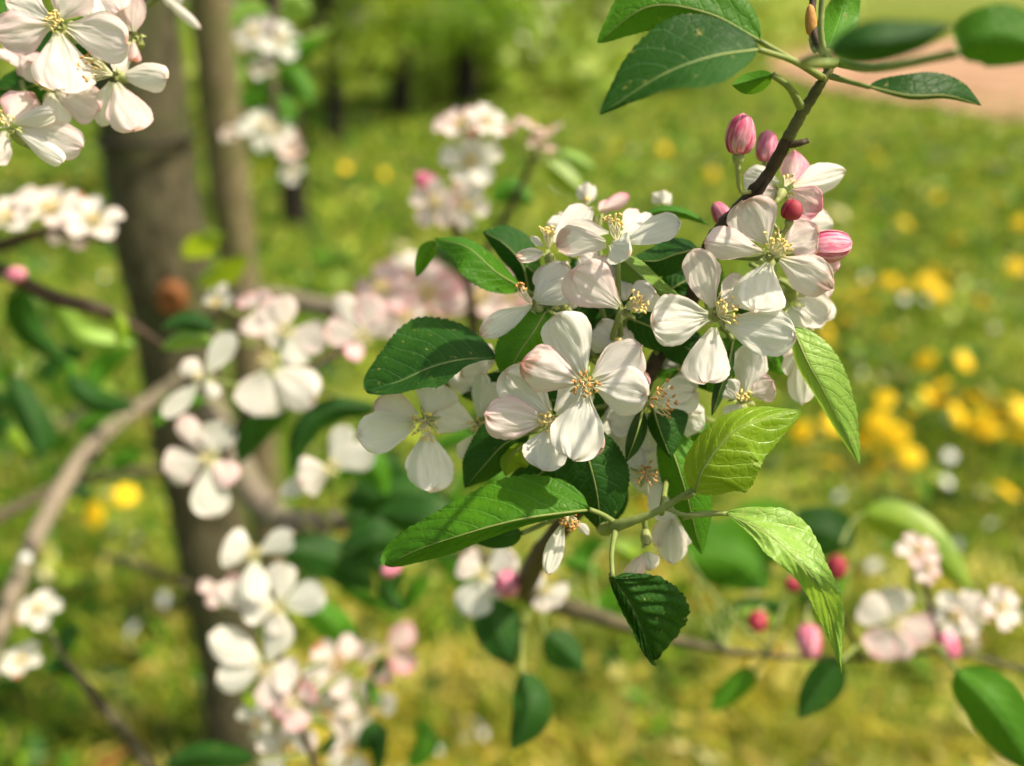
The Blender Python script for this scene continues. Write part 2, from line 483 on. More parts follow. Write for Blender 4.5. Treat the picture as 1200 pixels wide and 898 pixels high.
def leaf(P, pts, wl, wr, zl=.3, zr=.3, m='leaf_mid', node=None, hi=True, quilt=.25, serr=.05, wave=.10, cup=0, flip=False, label=None, curl=0, rib=True, name='leaf', prof=prof_leaf):
    """pts: centre line as (x, y, z) in pixels and cm; wl/wr half widths in px; zl/zr cm that the edges lie behind"""
    W = [P.p(*q) for q in pts]
    zc = sum(q[2] for q in pts) / len(pts); kx = P.px(1, zc)
    sc = lambda q, f: tuple(a * f for a in q) if isinstance(q, (tuple, list)) else q * f
    nu, nv = (96, 10) if hi else (18, 4)
    v, f, uv = blade(W, sc(wl, kx), sc(wr, kx), sc(zl, .01), sc(zr, .01), nu, nv, prof, cup * .01, quilt * .0010 if hi else 0, serr if hi else 0, wave, 0, flip, random.random() * 40, None, curl * .01)
    o = link(name, mesh('leaf', rel(v, W[0]), f, [M[m]], uv), P.root, W[0])
    if label: o['label'] = label
    if node is not None:
        N_ = P.p(*node)
        d = (W[1] - W[0]).normalized()
        tube('petiole', [N_, (N_.lerp(W[0], .6) - d * (N_ - W[0]).length * .08), W[0]], [.0009, .00065, .0006] if hi else [.0012, .0008, .0008], M['stem'], o, 6, 8)
    if rib and hi:
        # the midrib stands proud of the blade
        i0 = [v[(2 * nv + 1) * i + nv] for i in range(0, nu - 4, 6)]
        tube('midrib', i0, [.00038, .00026, .00014, .00006], M['stem'], o, 5, 24)
    return o

def bud(P, c, r, ax=(0, 1, 0), L=1.3, m='bud', node=None, tipc=None, name='bud'):
    """closed bud of overlapping folded petals; r in px"""
    cw = P.p(*c); A = axis(ax); a = A.orthogonal().normalized(); b = A.cross(a); rr = P.px(r, c[2])
    root = link(name, None, P.root, cw)
    for k in range(4):
        vs, fs, uvs = [], [], []
        nu, nv = 10, 6; th0 = k * math.pi / 2 + c[0]
        for i in range(nu + 1):
            u = i / nu; h = (u * 2 - 1) * L
            q = math.sqrt(max(0, 1 - (u * 2 - 1) ** 2)) ** .85 * (1.04 - .22 * u)
            for j in range(nv + 1):
                s = j / nv; th = th0 + (s - .5) * math.pi * .95 + .5 * u
                off = .92 + .17 * s ** 1.5 + .035 * noise.noise(Vector((u * 3, s * 3, k)))
                vs.append(cw + A * h * rr + (a * math.cos(th) + b * math.sin(th)) * rr * q * off); uvs.append((u, s * 2 - 1))
        for i in range(nu):
            for j in range(nv):
                n0 = i * (nv + 1) + j; fs.append((n0, n0 + 1, n0 + nv + 2, n0 + nv + 1))
        o = link('bud_petal', mesh('bud_petal', rel(vs, cw), fs, [M['petal' if m == 'petal' else m]], uvs), root, cw); o['pink'] = .9; o['browned'] = 0
    bc = cw - A * rr * L * .85
    v, f = calyx_data(bc, A, rr * .42, rr * .8); link('calyx', mesh('calyx', rel(v, cw), f, [M['calyx']]), root, cw)
    for k in range(5):
        th = k * 2 * math.pi / 5; d = a * math.cos(th) + b * math.sin(th)
        p0 = bc + d * rr * .35
        v, f, uv = sepal_data(p0, p0 + d * rr * .38 + A * rr * .35, p0 + d * rr * .55 + A * rr * .95, A.cross(d), rr * .28)
        link('sepal', mesh('sepal', rel(v, p0), f, [M['calyx']], uv), root, p0)
    if node is not None:
        e = bc - A * rr * .7; nn = P.p(*node)
        tube('pedicel', [e, (e - A * (nn - e).length * .4).lerp(nn, .3), nn], [.0007, .0005, .0006], M['calyx'], root, 6, 8)
    return root

# ---- ready-made blossoms for the branches behind: mesh data shared between copies
def canon_petal(seed, openness, wid):
    """unit petal lying from the origin outwards along +X, flower axis +Z"""
    nu, nv = 9, 4; vs, uvs = [], []
    for i in range(nu + 1):
        u = math.sin(i / nu * math.pi / 2) ** 1.15
        ang = openness * (1 - .35 * u)
        x = .10 + u * .95 * math.cos(ang * .9); z = u * .95 * math.sin(ang * .9) + .08 * math.sin(u * math.pi)
        for j in range(-nv, nv + 1):
            v = j / nv; w = wid * prof_petal(u)
            n = noise.noise(Vector((u * 2.2 + seed, v * 1.8, seed)))
            vs.append(Vector((x, v * w, z + .13 * v * v * prof_petal(u) + .12 * n * abs(v)))); uvs.append((u, v))
    m = 2 * nv + 1
    fs = [(i * m + j, i * m + j + 1, (i + 1) * m + j + 1, (i + 1) * m + j) for i in range(nu) for j in range(m - 1)]
    fs = [tuple(reversed(f)) for f in fs]
    return mesh('petal', vs, fs, [M['petal']], uvs)
CP = [[canon_petal(i * 7.3 + 11 * k, op, wd) for i in range(4)] for k, (op, wd) in enumerate(((.12, .40), (.42, .38), (.95, .34), (-.35, .38)))]
def canon_st(n, L, sp, old, seed):
    v, f, mi = stamens_data(Vector((0, 0, 0)), Vector((0, 0, 1)), n, L, sp, .016, .05, seed, 3)
    return mesh('stamens', v, f, [M['filament'], M['anther_old' if old else 'anther']], None, mi)
CS = [canon_st(16, .42, .8, False, 1), canon_st(18, .45, .9, True, 2)]
_v, _f = calyx_data(Vector((0, 0, -.02)), Vector((0, 0, 1)), .11, .3)
CC = mesh('calyx', _v, _f, [M['calyx']])
def mid_blossom(P, x, y, z, size, face=(0, .2, 1), kind=0, pink=.3, roll=None, node=None, skip=(), old=False):
    """size: petal length in px"""
    cw = P.p(x, y, z); ax = axis(face); s = P.px(size, z)
    root = link('blossom', None, P.root, cw); root.empty_display_size = .005
    roll = random.uniform(0, 6.28) if roll is None else R(roll)
    q = ax.to_track_quat('Z', 'Y') @ Quaternion((0, 0, 1), roll)
    for k in range(5):
        if k in skip: continue
        o = bpy.data.objects.new('petal', random.choice(CP[kind])); C.objects.link(o); o.parent = root
        o.rotation_mode = 'QUATERNION'; o.rotation_quaternion = q @ Quaternion((0, 0, 1), k * 2 * math.pi / 5 + random.uniform(-.12, .12)) @ Quaternion((0, 1, 0), random.uniform(-.15, .15))
        o.scale = (s * random.uniform(.92, 1.05),) * 3
        o['pink'] = pink * random.uniform(.6, 1.4); o['browned'] = 1.0 if random.random() < .12 else 0.0
    for nm, me in (('stamens', CS[1 if old else 0]), ('calyx', CC)):
        o = bpy.data.objects.new(nm, me); C.objects.link(o); o.parent = root
        o.rotation_mode = 'QUATERNION'; o.rotation_quaternion = q; o.scale = (s,) * 3
        if nm == 'stamens': o['kind'] = 'stuff'
    if node is not None:
        nn = P.p(*node); e = cw - ax * s * .3
        tube('pedicel', [e, (e - ax * (nn - e).length * .4).lerp(nn, .3), nn], [.0009, .0008, .001], M['stem'], root, 5, 6)
    return root

# ================================================================== GROUND
def ground():
    m, out, N, L, V, mt, mix, ramp, ns = mat('meadow_soil')
    co = N('ShaderNodeTexCoord').outputs['Object']
    n1 = ns(co, 1.6, 4); n2 = ns(co, 12, 5, .65); n3 = ns(co, 60, 3)
    col = mix(ramp(n1, (.40, 0.0), (.60, 1.0)), (.05, .10, .010), (.14, .19, .02))
    col = mix(ramp(n2, (.45, 0.0), (.62, .7)), col, (.26, .23, .05))
    col = mix(ramp(n3, (.62, 0.0), (.72, .5)), col, (.16, .11, .05))
    surface(out, N, L, V, col, .9, 0, None, n2, .6, .02, .1)
    xs = np.concatenate([np.linspace(-150, -12, 12), np.linspace(-10, 10, 41), np.linspace(12, 150, 12)])
    ys = np.concatenate([np.linspace(-40, -2, 8), np.linspace(-1, 15, 41), np.linspace(18, 260, 18)])
    vs = [Vector((x, y, .025 * noise.noise(Vector((x * .7, y * .7, 0))) * (1 if abs(x) < 12 and y < 16 else 0))) for y in ys for x in xs]
    nx = len(xs)
    fs = [(j * nx + i, j * nx + i + 1, (j + 1) * nx + i + 1, (j + 1) * nx + i) for j in range(len(ys) - 1) for i in range(nx - 1)]
    link('ground', mesh('ground', vs, fs, [m]), None, (0, 0, 0), 'structure')
    # bare earth track on the right, far
    pm = plain_mat('bare_earth', (.20, .11, .06), (.42, .27, .17), 1.6, .95, 0, None, False, .5, .02, .1)
    vs, fs = [], []
    c = spline([Vector((3.4, 11.2, 0)), Vector((5.5, 12.6, 0)), Vector((9, 14.0, 0)), Vector((16, 16, 0)), Vector((40, 21, 0))], 40)
    for i, p in enumerate(c):
        hw = 4.6 * min(1, .25 + i / 8) + .25 * noise.noise(Vector((i * .7, 2, 1)))
        for j in range(5):
            t = j / 2 - 1
            vs.append(Vector((p.x, p.y + t * hw, .034 + .01 * (1 - abs(t)))))
    for i in range(40):
        for j in range(4): fs.append((i * 5 + j, i * 5 + j + 1, (i + 1) * 5 + j + 1, (i + 1) * 5 + j))
    link('path', mesh('path', vs, [tuple(reversed(f)) for f in fs], [pm]), None, (0, 0, 0), 'structure')
ground()

def in_dirt(x, y): return x > 3.4 and abs(y - (11.4 + (x - 3.4) * .45)) < 4.2 * min(1, .25 + (x - 3.4) / 5)
rng = np.random.default_rng(3)
def veg(name, n, ymin, ymax, hmin, hmax, wid, cols, mask, tmul, seed, blades=1, lean=.5, leafy=False, patchy=None):
    """field of single blades, one mesh; cols: material"""
    r = np.random.default_rng(seed)
    y = ymin * (ymax / ymin) ** r.random(n)
    x = (r.random(n) * 2 - 1) * (y * .68 + .35)
    if patchy is not None:
        s, th, sd = patchy
        keep = np.array([noise.noise(Vector((a * s, b * s, sd))) > th for a, b in zip(x, y)]); x, y = x[keep], y[keep]
    if mask is not None:
        keep = np.array([mask(a, b) for a, b in zip(x, y)]); x, y = x[keep], y[keep]
    n = len(x)
    sc = np.clip(y / 2.2, .8, 4.5) ** .75
    tuft = np.array([.55 + 1.5 * max(0, noise.noise(Vector((a * 5.5, b * 5.5, seed * 1.0))) + .15) for a, b in zip(x, y)])
    h = (hmin + (hmax - hmin) * r.random(n)) * np.clip(y / 4, 1, 1.3) * tuft
    h = np.minimum(h, .08)
    ww = wid * sc * (.7 + .6 * r.random(n))
    a = r.random(n) * 2 * np.pi; ln = lean * (.3 + r.random(n)) * h
    dx, dy = np.cos(a), np.sin(a); px, py = -dy, dx
    b2 = r.random(n) * 2 * np.pi
    px, py = np.cos(b2), np.sin(b2)
    V = np.zeros((n, 5, 3))
    z0 = -.01
    if leafy: prof = ((0, .15, 0), (.55, 1.0, .35), (1.0, .0, 1.0))
    else: prof = ((0, .8, 0), (.55, .75, .35), (1.0, 0, 1.0))
    V[:, 0] = np.stack([x - px * ww * prof[0][1], y - py * ww * prof[0][1], np.full(n, z0)], 1)
    V[:, 1] = np.stack([x + px * ww * prof[0][1], y + py * ww * prof[0][1], np.full(n, z0)], 1)
    q = prof[1]; mx, my = x + dx * ln * q[2], y + dy * ln * q[2]
    V[:, 2] = np.stack([mx + px * ww * q[1], my + py * ww * q[1], h * q[0]], 1)
    V[:, 3] = np.stack([mx - px * ww * q[1], my - py * ww * q[1], h * q[0]], 1)
    V[:, 4] = np.stack([x + dx * ln, y + dy * ln, h * (1 if not leafy else .75)], 1)
    me = bpy.data.meshes.new(name); me.vertices.add(n * 5); me.vertices.foreach_set('co', V.astype(np.float32).ravel())
    base = (np.arange(n) * 5)[:, None]
    loops = np.concatenate([base + np.array([[0, 1, 2, 3]]), base + np.array([[3, 2, 4]])], 1).ravel().astype(np.int32)
    starts = np.stack([np.arange(n) * 7, np.arange(n) * 7 + 4], 1).ravel().astype(np.int32)
    me.loops.add(n * 7); me.loops.foreach_set('vertex_index', loops)
    me.polygons.add(n * 2); me.polygons.foreach_set('loop_start', starts)
    me.materials.append(cols); me.update(); me.validate()
    o = link(name, me, None, (0, 0, 0)); return o

def grass_mat(name, g1, g2, g3, dry, patch):
    m, out, N, L, V, mt, mix, ramp, ns = mat(name)
    co = N('ShaderNodeTexCoord').outputs['Object']
    g = N('ShaderNodeNewGeometry').outputs['Random Per Island']
    n1 = ns(co, 1.6, 3); n2 = ns(co, 8, 3); n3 = ns(co, 15, 2)
    col = mix(ramp(n3, (.46, 0.0), (.54, 1.0)), g1, g2)
    col = mix(ramp(n2, (.54, 0.0), (.58, 1.0)), col, g3)
    col = mix(mt('MULTIPLY', g, .22), col, g2)
    n0 = ns(co, 1.1, 2)
    col = mix(ramp(n0, (.50, 0.0), (.58, .6)), col, (.035, .15, .012))
    f = mt('ADD', mt('MULTIPLY', ramp(n1, (patch, 0.0), (patch + .1, 1.0)), .75), mt('MULTIPLY', mt('GREATER_THAN', g, .85), .8), True)
    col = mix(f, col, dry)
    surface(out, N, L, V, col, .5, .42, mix(.35, col, (.6, .7, .04)), None, spec=.2)
    return m
GM = grass_mat('grass_green', (.020, .085, .006), (.10, .26, .012), (.32, .46, .035), (.56, .48, .10), .61)
GD = grass_mat('grass_dry', (.24, .22, .015), (.66, .56, .06), (.85, .74, .22), (.60, .40, .12), .58)
def weed_mat(name, *cols):
    m, out, N, L, V, mt, mix, ramp, ns = mat(name)
    g = N('ShaderNodeNewGeometry').outputs['Random Per Island']
    n = len(cols); r = N('ShaderNodeValToRGB'); r.color_ramp.interpolation = 'CONSTANT'; e = r.color_ramp.elements
    while len(e) < n: e.new(.5)
    for k, q in enumerate(cols): e[k].position = k / n; e[k].color = (*q, 1)
    L(g, r.inputs[0]); surface(out, N, L, V, r.outputs[0], .45, .4, None, None, spec=.3)
    return m
GL = weed_mat('weed_leaf', (.010, .055, .008), (.02, .09, .01), (.05, .18, .012), (.02, .08, .01), (.22, .38, .02), (.10, .26, .015), (.42, .52, .05), (.015, .07, .01))
GB = weed_mat('dead_leaf', (.55, .44, .08), (.20, .15, .03), (.72, .62, .16), (.35, .40, .04), (.42, .20, .05), (.62, .50, .08), (.16, .17, .02), (.80, .72, .36))
dryness = lambda a, b: math.exp(-((b - 1.0) / .62) ** 2) * (1 if a > -.4 else .4) * (1.1 + 1.5 * noise.noise(Vector((a * 4, b * 4, 3))))
nodirt = lambda a, b: not in_dirt(a, b) and random.random() > dryness(a, b) * .85
tag(veg('grass', 130000, .7, 34, .03, .075, .0035, GM, nodirt, 1, 1), 'short green grass covering the orchard floor under the trees', 'grass', kind='stuff')
drymask = lambda a, b: dryness(a, b) + .05 + .10 * (b > 2.2) > random.random() and not in_dirt(a, b)
tag(veg('dry_grass', 70000, .6, 30, .025, .07, .0042, GD, drymask, 1, 2, lean=1.2), 'yellowed dry grass and moss nearest the viewer below the blossoms', 'dry grass', kind='stuff')
weedmask = lambda a, b: (dryness(a, b) < .6 or random.random() < .12) and not in_dirt(a, b)
tag(veg('ground_cover', 17000, .9, 13, .02, .065, .017, GL, weedmask, 1, 4, lean=1.3, leafy=True, patchy=(2.6, -.22, 5.)), 'broad weed leaves in dense patches among the grass', 'weeds', kind='stuff')

tag(veg('leaf_litter', 4500, .8, 9, .015, .05, .017, GB, lambda a, b: dryness(a, b) + .12 > random.random() and not in_dirt(a, b), 1, 9, lean=1.6, leafy=True), 'straw coloured dead leaves and moss tufts over the yellow ground at the bottom', 'leaf litter', kind='stuff')
tag(veg('fallen_petals', 1500, .9, 12, .006, .03, .008, M['daisy'], lambda a, b: not in_dirt(a, b) and noise.noise(Vector((a * 2, b * 2, 8))) > -.05, 1, 12, lean=1.5, leafy=True), 'white fallen petals and tiny flowers scattered thinly through the grass', 'petals', kind='stuff')
# ---- dandelions and small white flowers
def floret_disc(rad, layers, n, dome):
    vs, fs = [], []
    for l in range(layers):
        rr = rad * (1 - l * .23); el = .1 + l * .33; cnt = n - l * 4
        for k in range(cnt):
            th = 2 * math.pi * (k + .5 * l) / cnt + random.uniform(-.06, .06); w = rad * .13
            d = Vector((math.cos(th), math.sin(th), 0)); s = Vector((-d.y, d.x, 0)); o = len(vs)
            for q, ww in ((.05, .5), (.6, 1), (1, .7)):
                p = d * rr * q * math.cos(el * q) + Vector((0, 0, dome * rad * .3 + rr * q * math.sin(el) * .8 - .2 * rad * q * q))
                vs += [p - s * w * ww, p + s * w * ww]
            fs += [(o, o + 1, o + 3, o + 2), (o + 2, o + 3, o + 5, o + 4)]
    return vs, fs
v, f = floret_disc(.021, 4, 22, 1); DH = mesh('flower_head', v, f, [M['dandelion']], smooth=False)
v, f = floret_disc(.012, 2, 16, .5); WH = mesh('flower_head', v, f, [M['daisy']], smooth=False)
v, f = tube_data([Vector((0, 0, 0)), Vector((.004, 0, .05)), Vector((0, 0, .1))], [.002, .0018, .0022], 6); DS = mesh('stem', v, f, [M['stem']])
DIRS = lambda x, y: None
def small_flower(name, x, y, h, head, cat, label, group, s=1.0):
    g = on_ground(x, y, h); base = Vector((g.x, g.y, 0))
    r = link(name, None, None, base); tag(r, label, cat, group)
    st = bpy.data.objects.new('stem', DS); C.objects.link(st); st.parent = r; st.scale = (1, 1, h / .1)
    hd = bpy.data.objects.new('flower_head', head); C.objects.link(hd); hd.parent = r; hd.location = (0, 0, h)
    hd.rotation_euler = (random.uniform(.5, 1.0), random.uniform(-.3, .4), random.uniform(0, 6)); hd.scale = (s * random.uniform(.85, 1.15),) * 3
    return r
dand = [
 (1070, 317, 'leftmost of the two highest dandelions in the upper knot right of the pink bud'), (1097, 322, 'upper right dandelion of the upper knot, above a touching one'), (1100, 345, 'dandelion right under the upper right one of the upper knot'), (1042, 330, 'left dandelion of the upper knot, next to the highest pair'),
 (995, 325, 'topmost dandelion of the column just right of the half open pink bud'), (998, 350, 'second dandelion from the top in the column beside the half open bud'), (990, 375, 'third dandelion from the top in the column beside the cluster'), (968, 388, 'dandelion nearest to the blossoms, left of the column beside the cluster'), (966, 404, 'lowest dandelion of the column, beside the top of the hanging pale leaf'),
 (1103, 455, 'upper left dandelion of the dense lower patch at right'), (1105, 474, 'dandelion directly under the upper left one of the dense lower patch'), (1165, 480, 'middle dandelion of the dense lower patch, left of the edge group'), (1190, 474, 'upper dandelion of the edge group in the dense lower patch'), (1163, 510, 'lowest dandelion of the dense lower patch near the right edge'), (1070, 487, 'leftmost dandelion of the dense lower patch at right'), (1180, 492, 'lower dandelion of the edge group in the dense lower patch'), (1199, 486, 'dandelion of the dense lower patch cut by the right edge'),
 (1030, 497, 'lower of two dandelions above the tip of the hanging pale leaf'), (1037, 470, 'upper faint orange one of two dandelions above the pale leaf tip'), (1066, 537, 'right one of two dandelions level with the pale leaf tip'), (1032, 548, 'left one of two dandelions touching the pale leaf tip'),
]
dg = 'dandelions in the orchard grass'
for x, y, lab in dand:
    small_flower('dandelion', x, y, random.uniform(.11, .14), DH, 'dandelion', lab, dg, 1.5)
for x, y, lab in ((1178, 578, 'lone yellow dandelion lowest at the right edge'), (1043, 395, 'yellow dandelion alone between the upper knot and the lower dandelion patch'),
    (1190, 314, 'yellow dandelion at the right edge level with the upper knot'), (1148, 355, 'small yellow dandelion between the upper knot and the right edge'),
    (940, 507, 'yellow dandelion between the lime leaf and the pale green hanging leaf'), (1025, 182, 'pale yellow dandelion farther off, right of the topmost white petal'),
    (812, 178, 'small far dandelion left of the striped pink bud, right one of a pair'), (778, 175, 'small far dandelion left of the striped pink bud, left one of a pair'),
    (1195, 262, 'far yellow dandelion cut by the right edge'), (147, 582, 'yellow dandelion left of the large trunk, the upper right one of two'),
    (114, 604, 'yellow dandelion left of the large trunk, the lower left one of two'), (105, 211, 'far yellow dandelion left of the large trunk under the top left blossoms'),
    (312, 200, 'far orange-yellow dandelion beside the thin dark background trunk on its left'), (404, 198, 'far orange-yellow dandelion right of the thin dark background trunk'),
    (755, 596, 'yellow dandelion showing through under the main blossom cluster'), (350, 196, 'far dandelion behind the thin dark background trunk'),
    (1060, 262, 'faint far dandelion above the upper knot, left of the right edge one'), (1120, 282, 'faint far dandelion directly above the right end of the upper knot'), (1015, 232, 'faint far dandelion right of the topmost white petal, low one'),
    (835, 205, 'faint far dandelion between the striped pink bud and the main flowers'), (722, 172, 'faint far dandelion above the top flowers of the cluster'), (285, 262, 'faint far dandelion seen right beside the wooden stake'), (450, 205, 'faint far dandelion left of the far white blossom spray'),
    (1098, 232, 'faint far dandelion in the meadow under the long thin top right leaf'), (1170, 232, 'faint far dandelion above the one cut by the right edge'), (1128, 425, 'dull dandelion between the upper knot and the dense lower patch'), (1085, 425, 'dull dandelion left of another between the upper knot and lower patch'),
    (1012, 338, 'dandelion between the column beside the bud and the upper knot, higher one'), (1018, 362, 'dandelion between the column beside the bud and the upper knot, lower one'),
    (1085, 332, 'dandelion in the very middle of the upper knot'), (1060, 338, 'dandelion low in the left half of the upper knot'), (1112, 330, 'dandelion at the right end of the upper knot'),
    (1088, 468, 'dandelion in the left part of the dense lower patch, between two others'), (1120, 488, 'dandelion in the centre of the dense lower patch, under the touching pair'), (1140, 470, 'dandelion in the centre of the dense lower patch, upper one'),
    (1150, 498, 'dandelion just left of the lowest one of the dense lower patch'), (1050, 512, 'dandelion between the leaf tip and the leftmost one of the dense lower patch'), (1192, 512, 'dandelion low at the right edge of the dense lower patch'),
    (1012, 520, 'dandelion right beside the pale hanging leaf above its tip'), (985, 350, 'dandelion hidden half behind the column beside the half open bud'), (975, 498, 'dandelion left of the pale hanging leaf tip, low behind the cluster'),
    (1135, 210, 'faint far dandelion in the sunny grass toward the upper right'), (972, 545, 'orange-yellow dandelion behind the withered white blossom at lower right of cluster')):
    small_flower('dandelion', x, y, random.uniform(.11, .14), DH, 'dandelion', lab, dg, 1.5)
for x, y, lab in ((983, 582, 'white daisy below the tip of the pale green hanging leaf'), (1160, 614, 'white daisy under the lone lowest right dandelion'),
    (1023, 663, 'white daisy above the open pink-white flower at lower right'), (1113, 535, 'white daisy below the dense dandelion patch'), (1110, 565, 'white daisy left of the lone lowest right dandelion'),
    (1150, 577, 'white daisy touching the lone lowest right dandelion'), (1085, 352, 'white daisy among the upper dandelion knot, right one'), (1060, 350, 'white daisy among the upper dandelion knot, left one'),
    (1165, 385, 'white daisy under the small dandelion by the right edge'), (60, 487, 'white daisy left of the large trunk above the curved grey branch, left one'), (84, 492, 'white daisy left of the large trunk above the curved grey branch, right one'),
    (155, 738, 'white daisy in the grass at lower left beside the trunk'), (192, 703, 'white daisy close to the left side of the trunk foot'), (12, 432, 'white daisy at the left edge under the brown twig'),
    (1005, 420, 'far white daisy beside the withered petals right of the cluster'), (1120, 640, 'pale daisy above the lower right blossoms')):
    small_flower('daisy', x, y, random.uniform(.085, .10), WH, 'daisy', lab, 'daisies in the orchard grass', 1.25)

# ================================================================== BACKGROUND TREES
def crown_mesh(name, seed, n, rx, rz, ls, m, clumps=26, low=-.9):
    r = random.Random(seed); vs, fs = [], []
    cl = []
    for k in range(clumps):
        th = r.uniform(0, 6.28); el = r.uniform(low, 1); q = r.uniform(.35, 1)
        cl.append((Vector((math.cos(th) * rx * q * math.sqrt(max(.1, 1 - el * el * .6)), math.sin(th) * rx * q * math.sqrt(max(.1, 1 - el * el * .6)), el * rz)), r.uniform(.16, .34) * rx))
    for i in range(n):
        c, cr = r.choice(cl)
        p = c + Vector((r.gauss(0, 1), r.gauss(0, 1), r.gauss(0, .8))) * cr * .55
        a = Vector((r.uniform(-1, 1), r.uniform(-1, 1), r.uniform(-.9, .5))).normalized(); b = a.orthogonal().normalized()
        b = (b * math.cos(i) + a.cross(b) * math.sin(i)); l = ls * r.uniform(.7, 1.4); o = len(vs)
        nrm = a.cross(b)
        vs += [p, p + a * l * .5 + b * l * .28 + nrm * l * .08, p + a * l, p + a * l * .5 - b * l * .28 + nrm * l * .08]
        fs += [(o, o + 1, o + 2), (o, o + 2, o + 3)]
    return mesh(name, vs, fs, [m], smooth=False)
CRL = plain_mat('crown_leaf', (.12, .27, .02), (.28, .44, .04), 5, .5, .45, (.35, .55, .03), True)
CRL2 = plain_mat('crown_leaf_yellow', (.18, .32, .03), (.44, .54, .08), 5, .5, .48, (.5, .62, .05), True)
CRB = plain_mat('far_blossom', (.75, .68, .62), (.84, .80, .76), 5, .6, .3, None, True)
CROWN = [crown_mesh('crown', k, 4200, .95, .75, .075, (CRL, CRL2, CRL)[k], 30) for k in range(3)]
BLOS = [crown_mesh('blossom', 50 + k, 420, .95, .75, .085, CRB, 20) for k in range(3)]
def tube_tree(name, parent, pts, radii, m, sides=10, n=None, rough=.12): return tube(name, pts, radii, m, parent, sides, n, rough)
def bg_tree(px, py, wpx, label, lean=0, h=2.3, var=0, s=1.0, low=0.0, name='apple_tree', rot=None):
    b = on_ground(px, py); b.z = 0
    d = (b - CAM).dot(FW); r = wpx * d / FPX / 2
    root = link(name, None, None, b); tag(root, label, 'tree', 'apple trees in the rows behind')
    k = b + Vector((lean * .3, 0, h * .45)); t = b + Vector((lean, .1, h))
    tube_tree('trunk', root, [b - Vector((0, 0, .05)), b.lerp(k, .5) + Vector((.03, 0, 0)), k, t], [r * 1.25, r, r * .85, r * .3], M['darkbark'])
    for i in range(5):
        th = i * 2.4 + px; z0 = h * (.38 + .1 * i); p0 = b + Vector((lean * z0 / h, 0, z0))
        q = Vector((math.cos(th), math.sin(th), .35))
        tube_tree('limb', root, [p0, p0 + q * .3 * s, p0 + q * .75 * s + Vector((0, 0, .15))], [r * .4, r * .28, r * .1], M['bark'], 6)
    for nm, me in (('crown', CROWN[var]), ('blossom_mass', BLOS[var])):
        o = bpy.data.objects.new(nm, me); C.objects.link(o); o.parent = root
        o.location = (lean * .8, 0, .62 + .72 * s + low); o.scale = (s, s, s * .95); o.rotation_euler = (0, 0, rot if rot is not None else px * .37)
        if nm == 'blossom_mass': o['kind'] = 'stuff'
    return root
for a in [
    (345, 262, 26, 'young apple tree with thin dark trunk right of the wooden stake', 0.0, 2.3, 0, .75, .75),
    (392, 165, 17, 'apple tree with faint grey-brown trunk just right of the thin dark trunk', .05, 2.5, 1, 1.0, .0),
    (468, 135, 20, 'apple tree with dark slightly curved trunk at upper centre left', .14, 2.6, 2, 1.1, .0),
    (545, 122, 24, 'apple tree with straight dark trunk above the far white blossom spray', -.05, 2.6, 0, 1.15, .0),
    (434, 88, 15, 'slim trunked apple tree between the faint grey-brown and the curved dark trunks', .08, 2.6, 1, 1.1, -.1),
    (592, 84, 14, 'slim trunked apple tree right behind the straight dark trunk', -.1, 2.6, 2, 1.1, -.1),
    (640, 70, 15, 'farther apple tree between the straight dark trunk and the upper green leaves', 0, 2.7, 1, 1.2, -.1),
    (700, 52, 14, 'far apple tree behind the pointed green leaves at top', .1, 2.7, 2, 1.3, .1),
    (790, 45, 15, 'far apple tree seen between the upper green leaves and the budding twig', 0, 2.7, 0, 1.3, 0),
    (600, 28, 10, 'far apple tree of the back row at top centre', 0, 2.8, 1, 1.5, 0),
    (500, 40, 12, 'far apple tree of the back row above the curved trunk', 0, 2.8, 2, 1.5, 0),
    (405, 45, 12, 'far apple tree of the back row above the faint grey-brown trunk', 0, 2.8, 0, 1.4, 0),
    (880, 25, 10, 'far apple tree of the back row beside the top of the budding twig', 0, 2.8, 1, 1.5, 0),
    (60, 90, 16, 'far apple tree hidden behind the top left blossoms', 0, 2.7, 1, 1.3, 0),
    (300, 30, 12, 'far apple tree of the back row right behind the wooden stake', 0, 2.8, 2, 1.5, 0)]:
    bg_tree(*a)
ff = []
CRF = plain_mat('far_foliage', (.08, .20, .012), (.52, .60, .10), 2.6, .5, .5, (.5, .62, .05), True)
vs, fs = [], []
rr_ = random.Random(5)
for k in range(295):
    c = Vector((rr_.uniform(-15, 7.5), rr_.uniform(13.5, 24), rr_.uniform(.3, 3.2))); q_ = rr_.uniform(.35, .8)
    if k >= 230: c = Vector((rr_.uniform(-7, 2.6), rr_.uniform(9.2, 13), rr_.uniform(.05, 1.1))); q_ = rr_.uniform(.14, .34)
    if c.x > .36 * c.y - .3: continue
    if k % 4 == 0: c.z = rr_.uniform(.1, .9)
    for i in range(85):
        p = c + Vector((rr_.gauss(0, 1), rr_.gauss(0, 1), rr_.gauss(0, .8))) * q_ * .6
        if p.z < .05: continue
        a = Vector((rr_.uniform(-1, 1), rr_.uniform(-1, 1), rr_.uniform(-1, .6))).normalized(); b = a.orthogonal(); l = rr_.uniform(.12, .26); o = len(vs)
        vs += [p, p + a * l * .5 + b * l * .35, p + a * l, p + a * l * .5 - b * l * .35]; fs.append((o, o + 1, o + 2, o + 3))
o = link('distant_foliage', mesh('distant_foliage', vs, fs, [CRF], smooth=False), None, (0, 0, 0))
tag(o, 'distant mass of low orchard foliage closing the view at the top', 'foliage', kind='stuff')
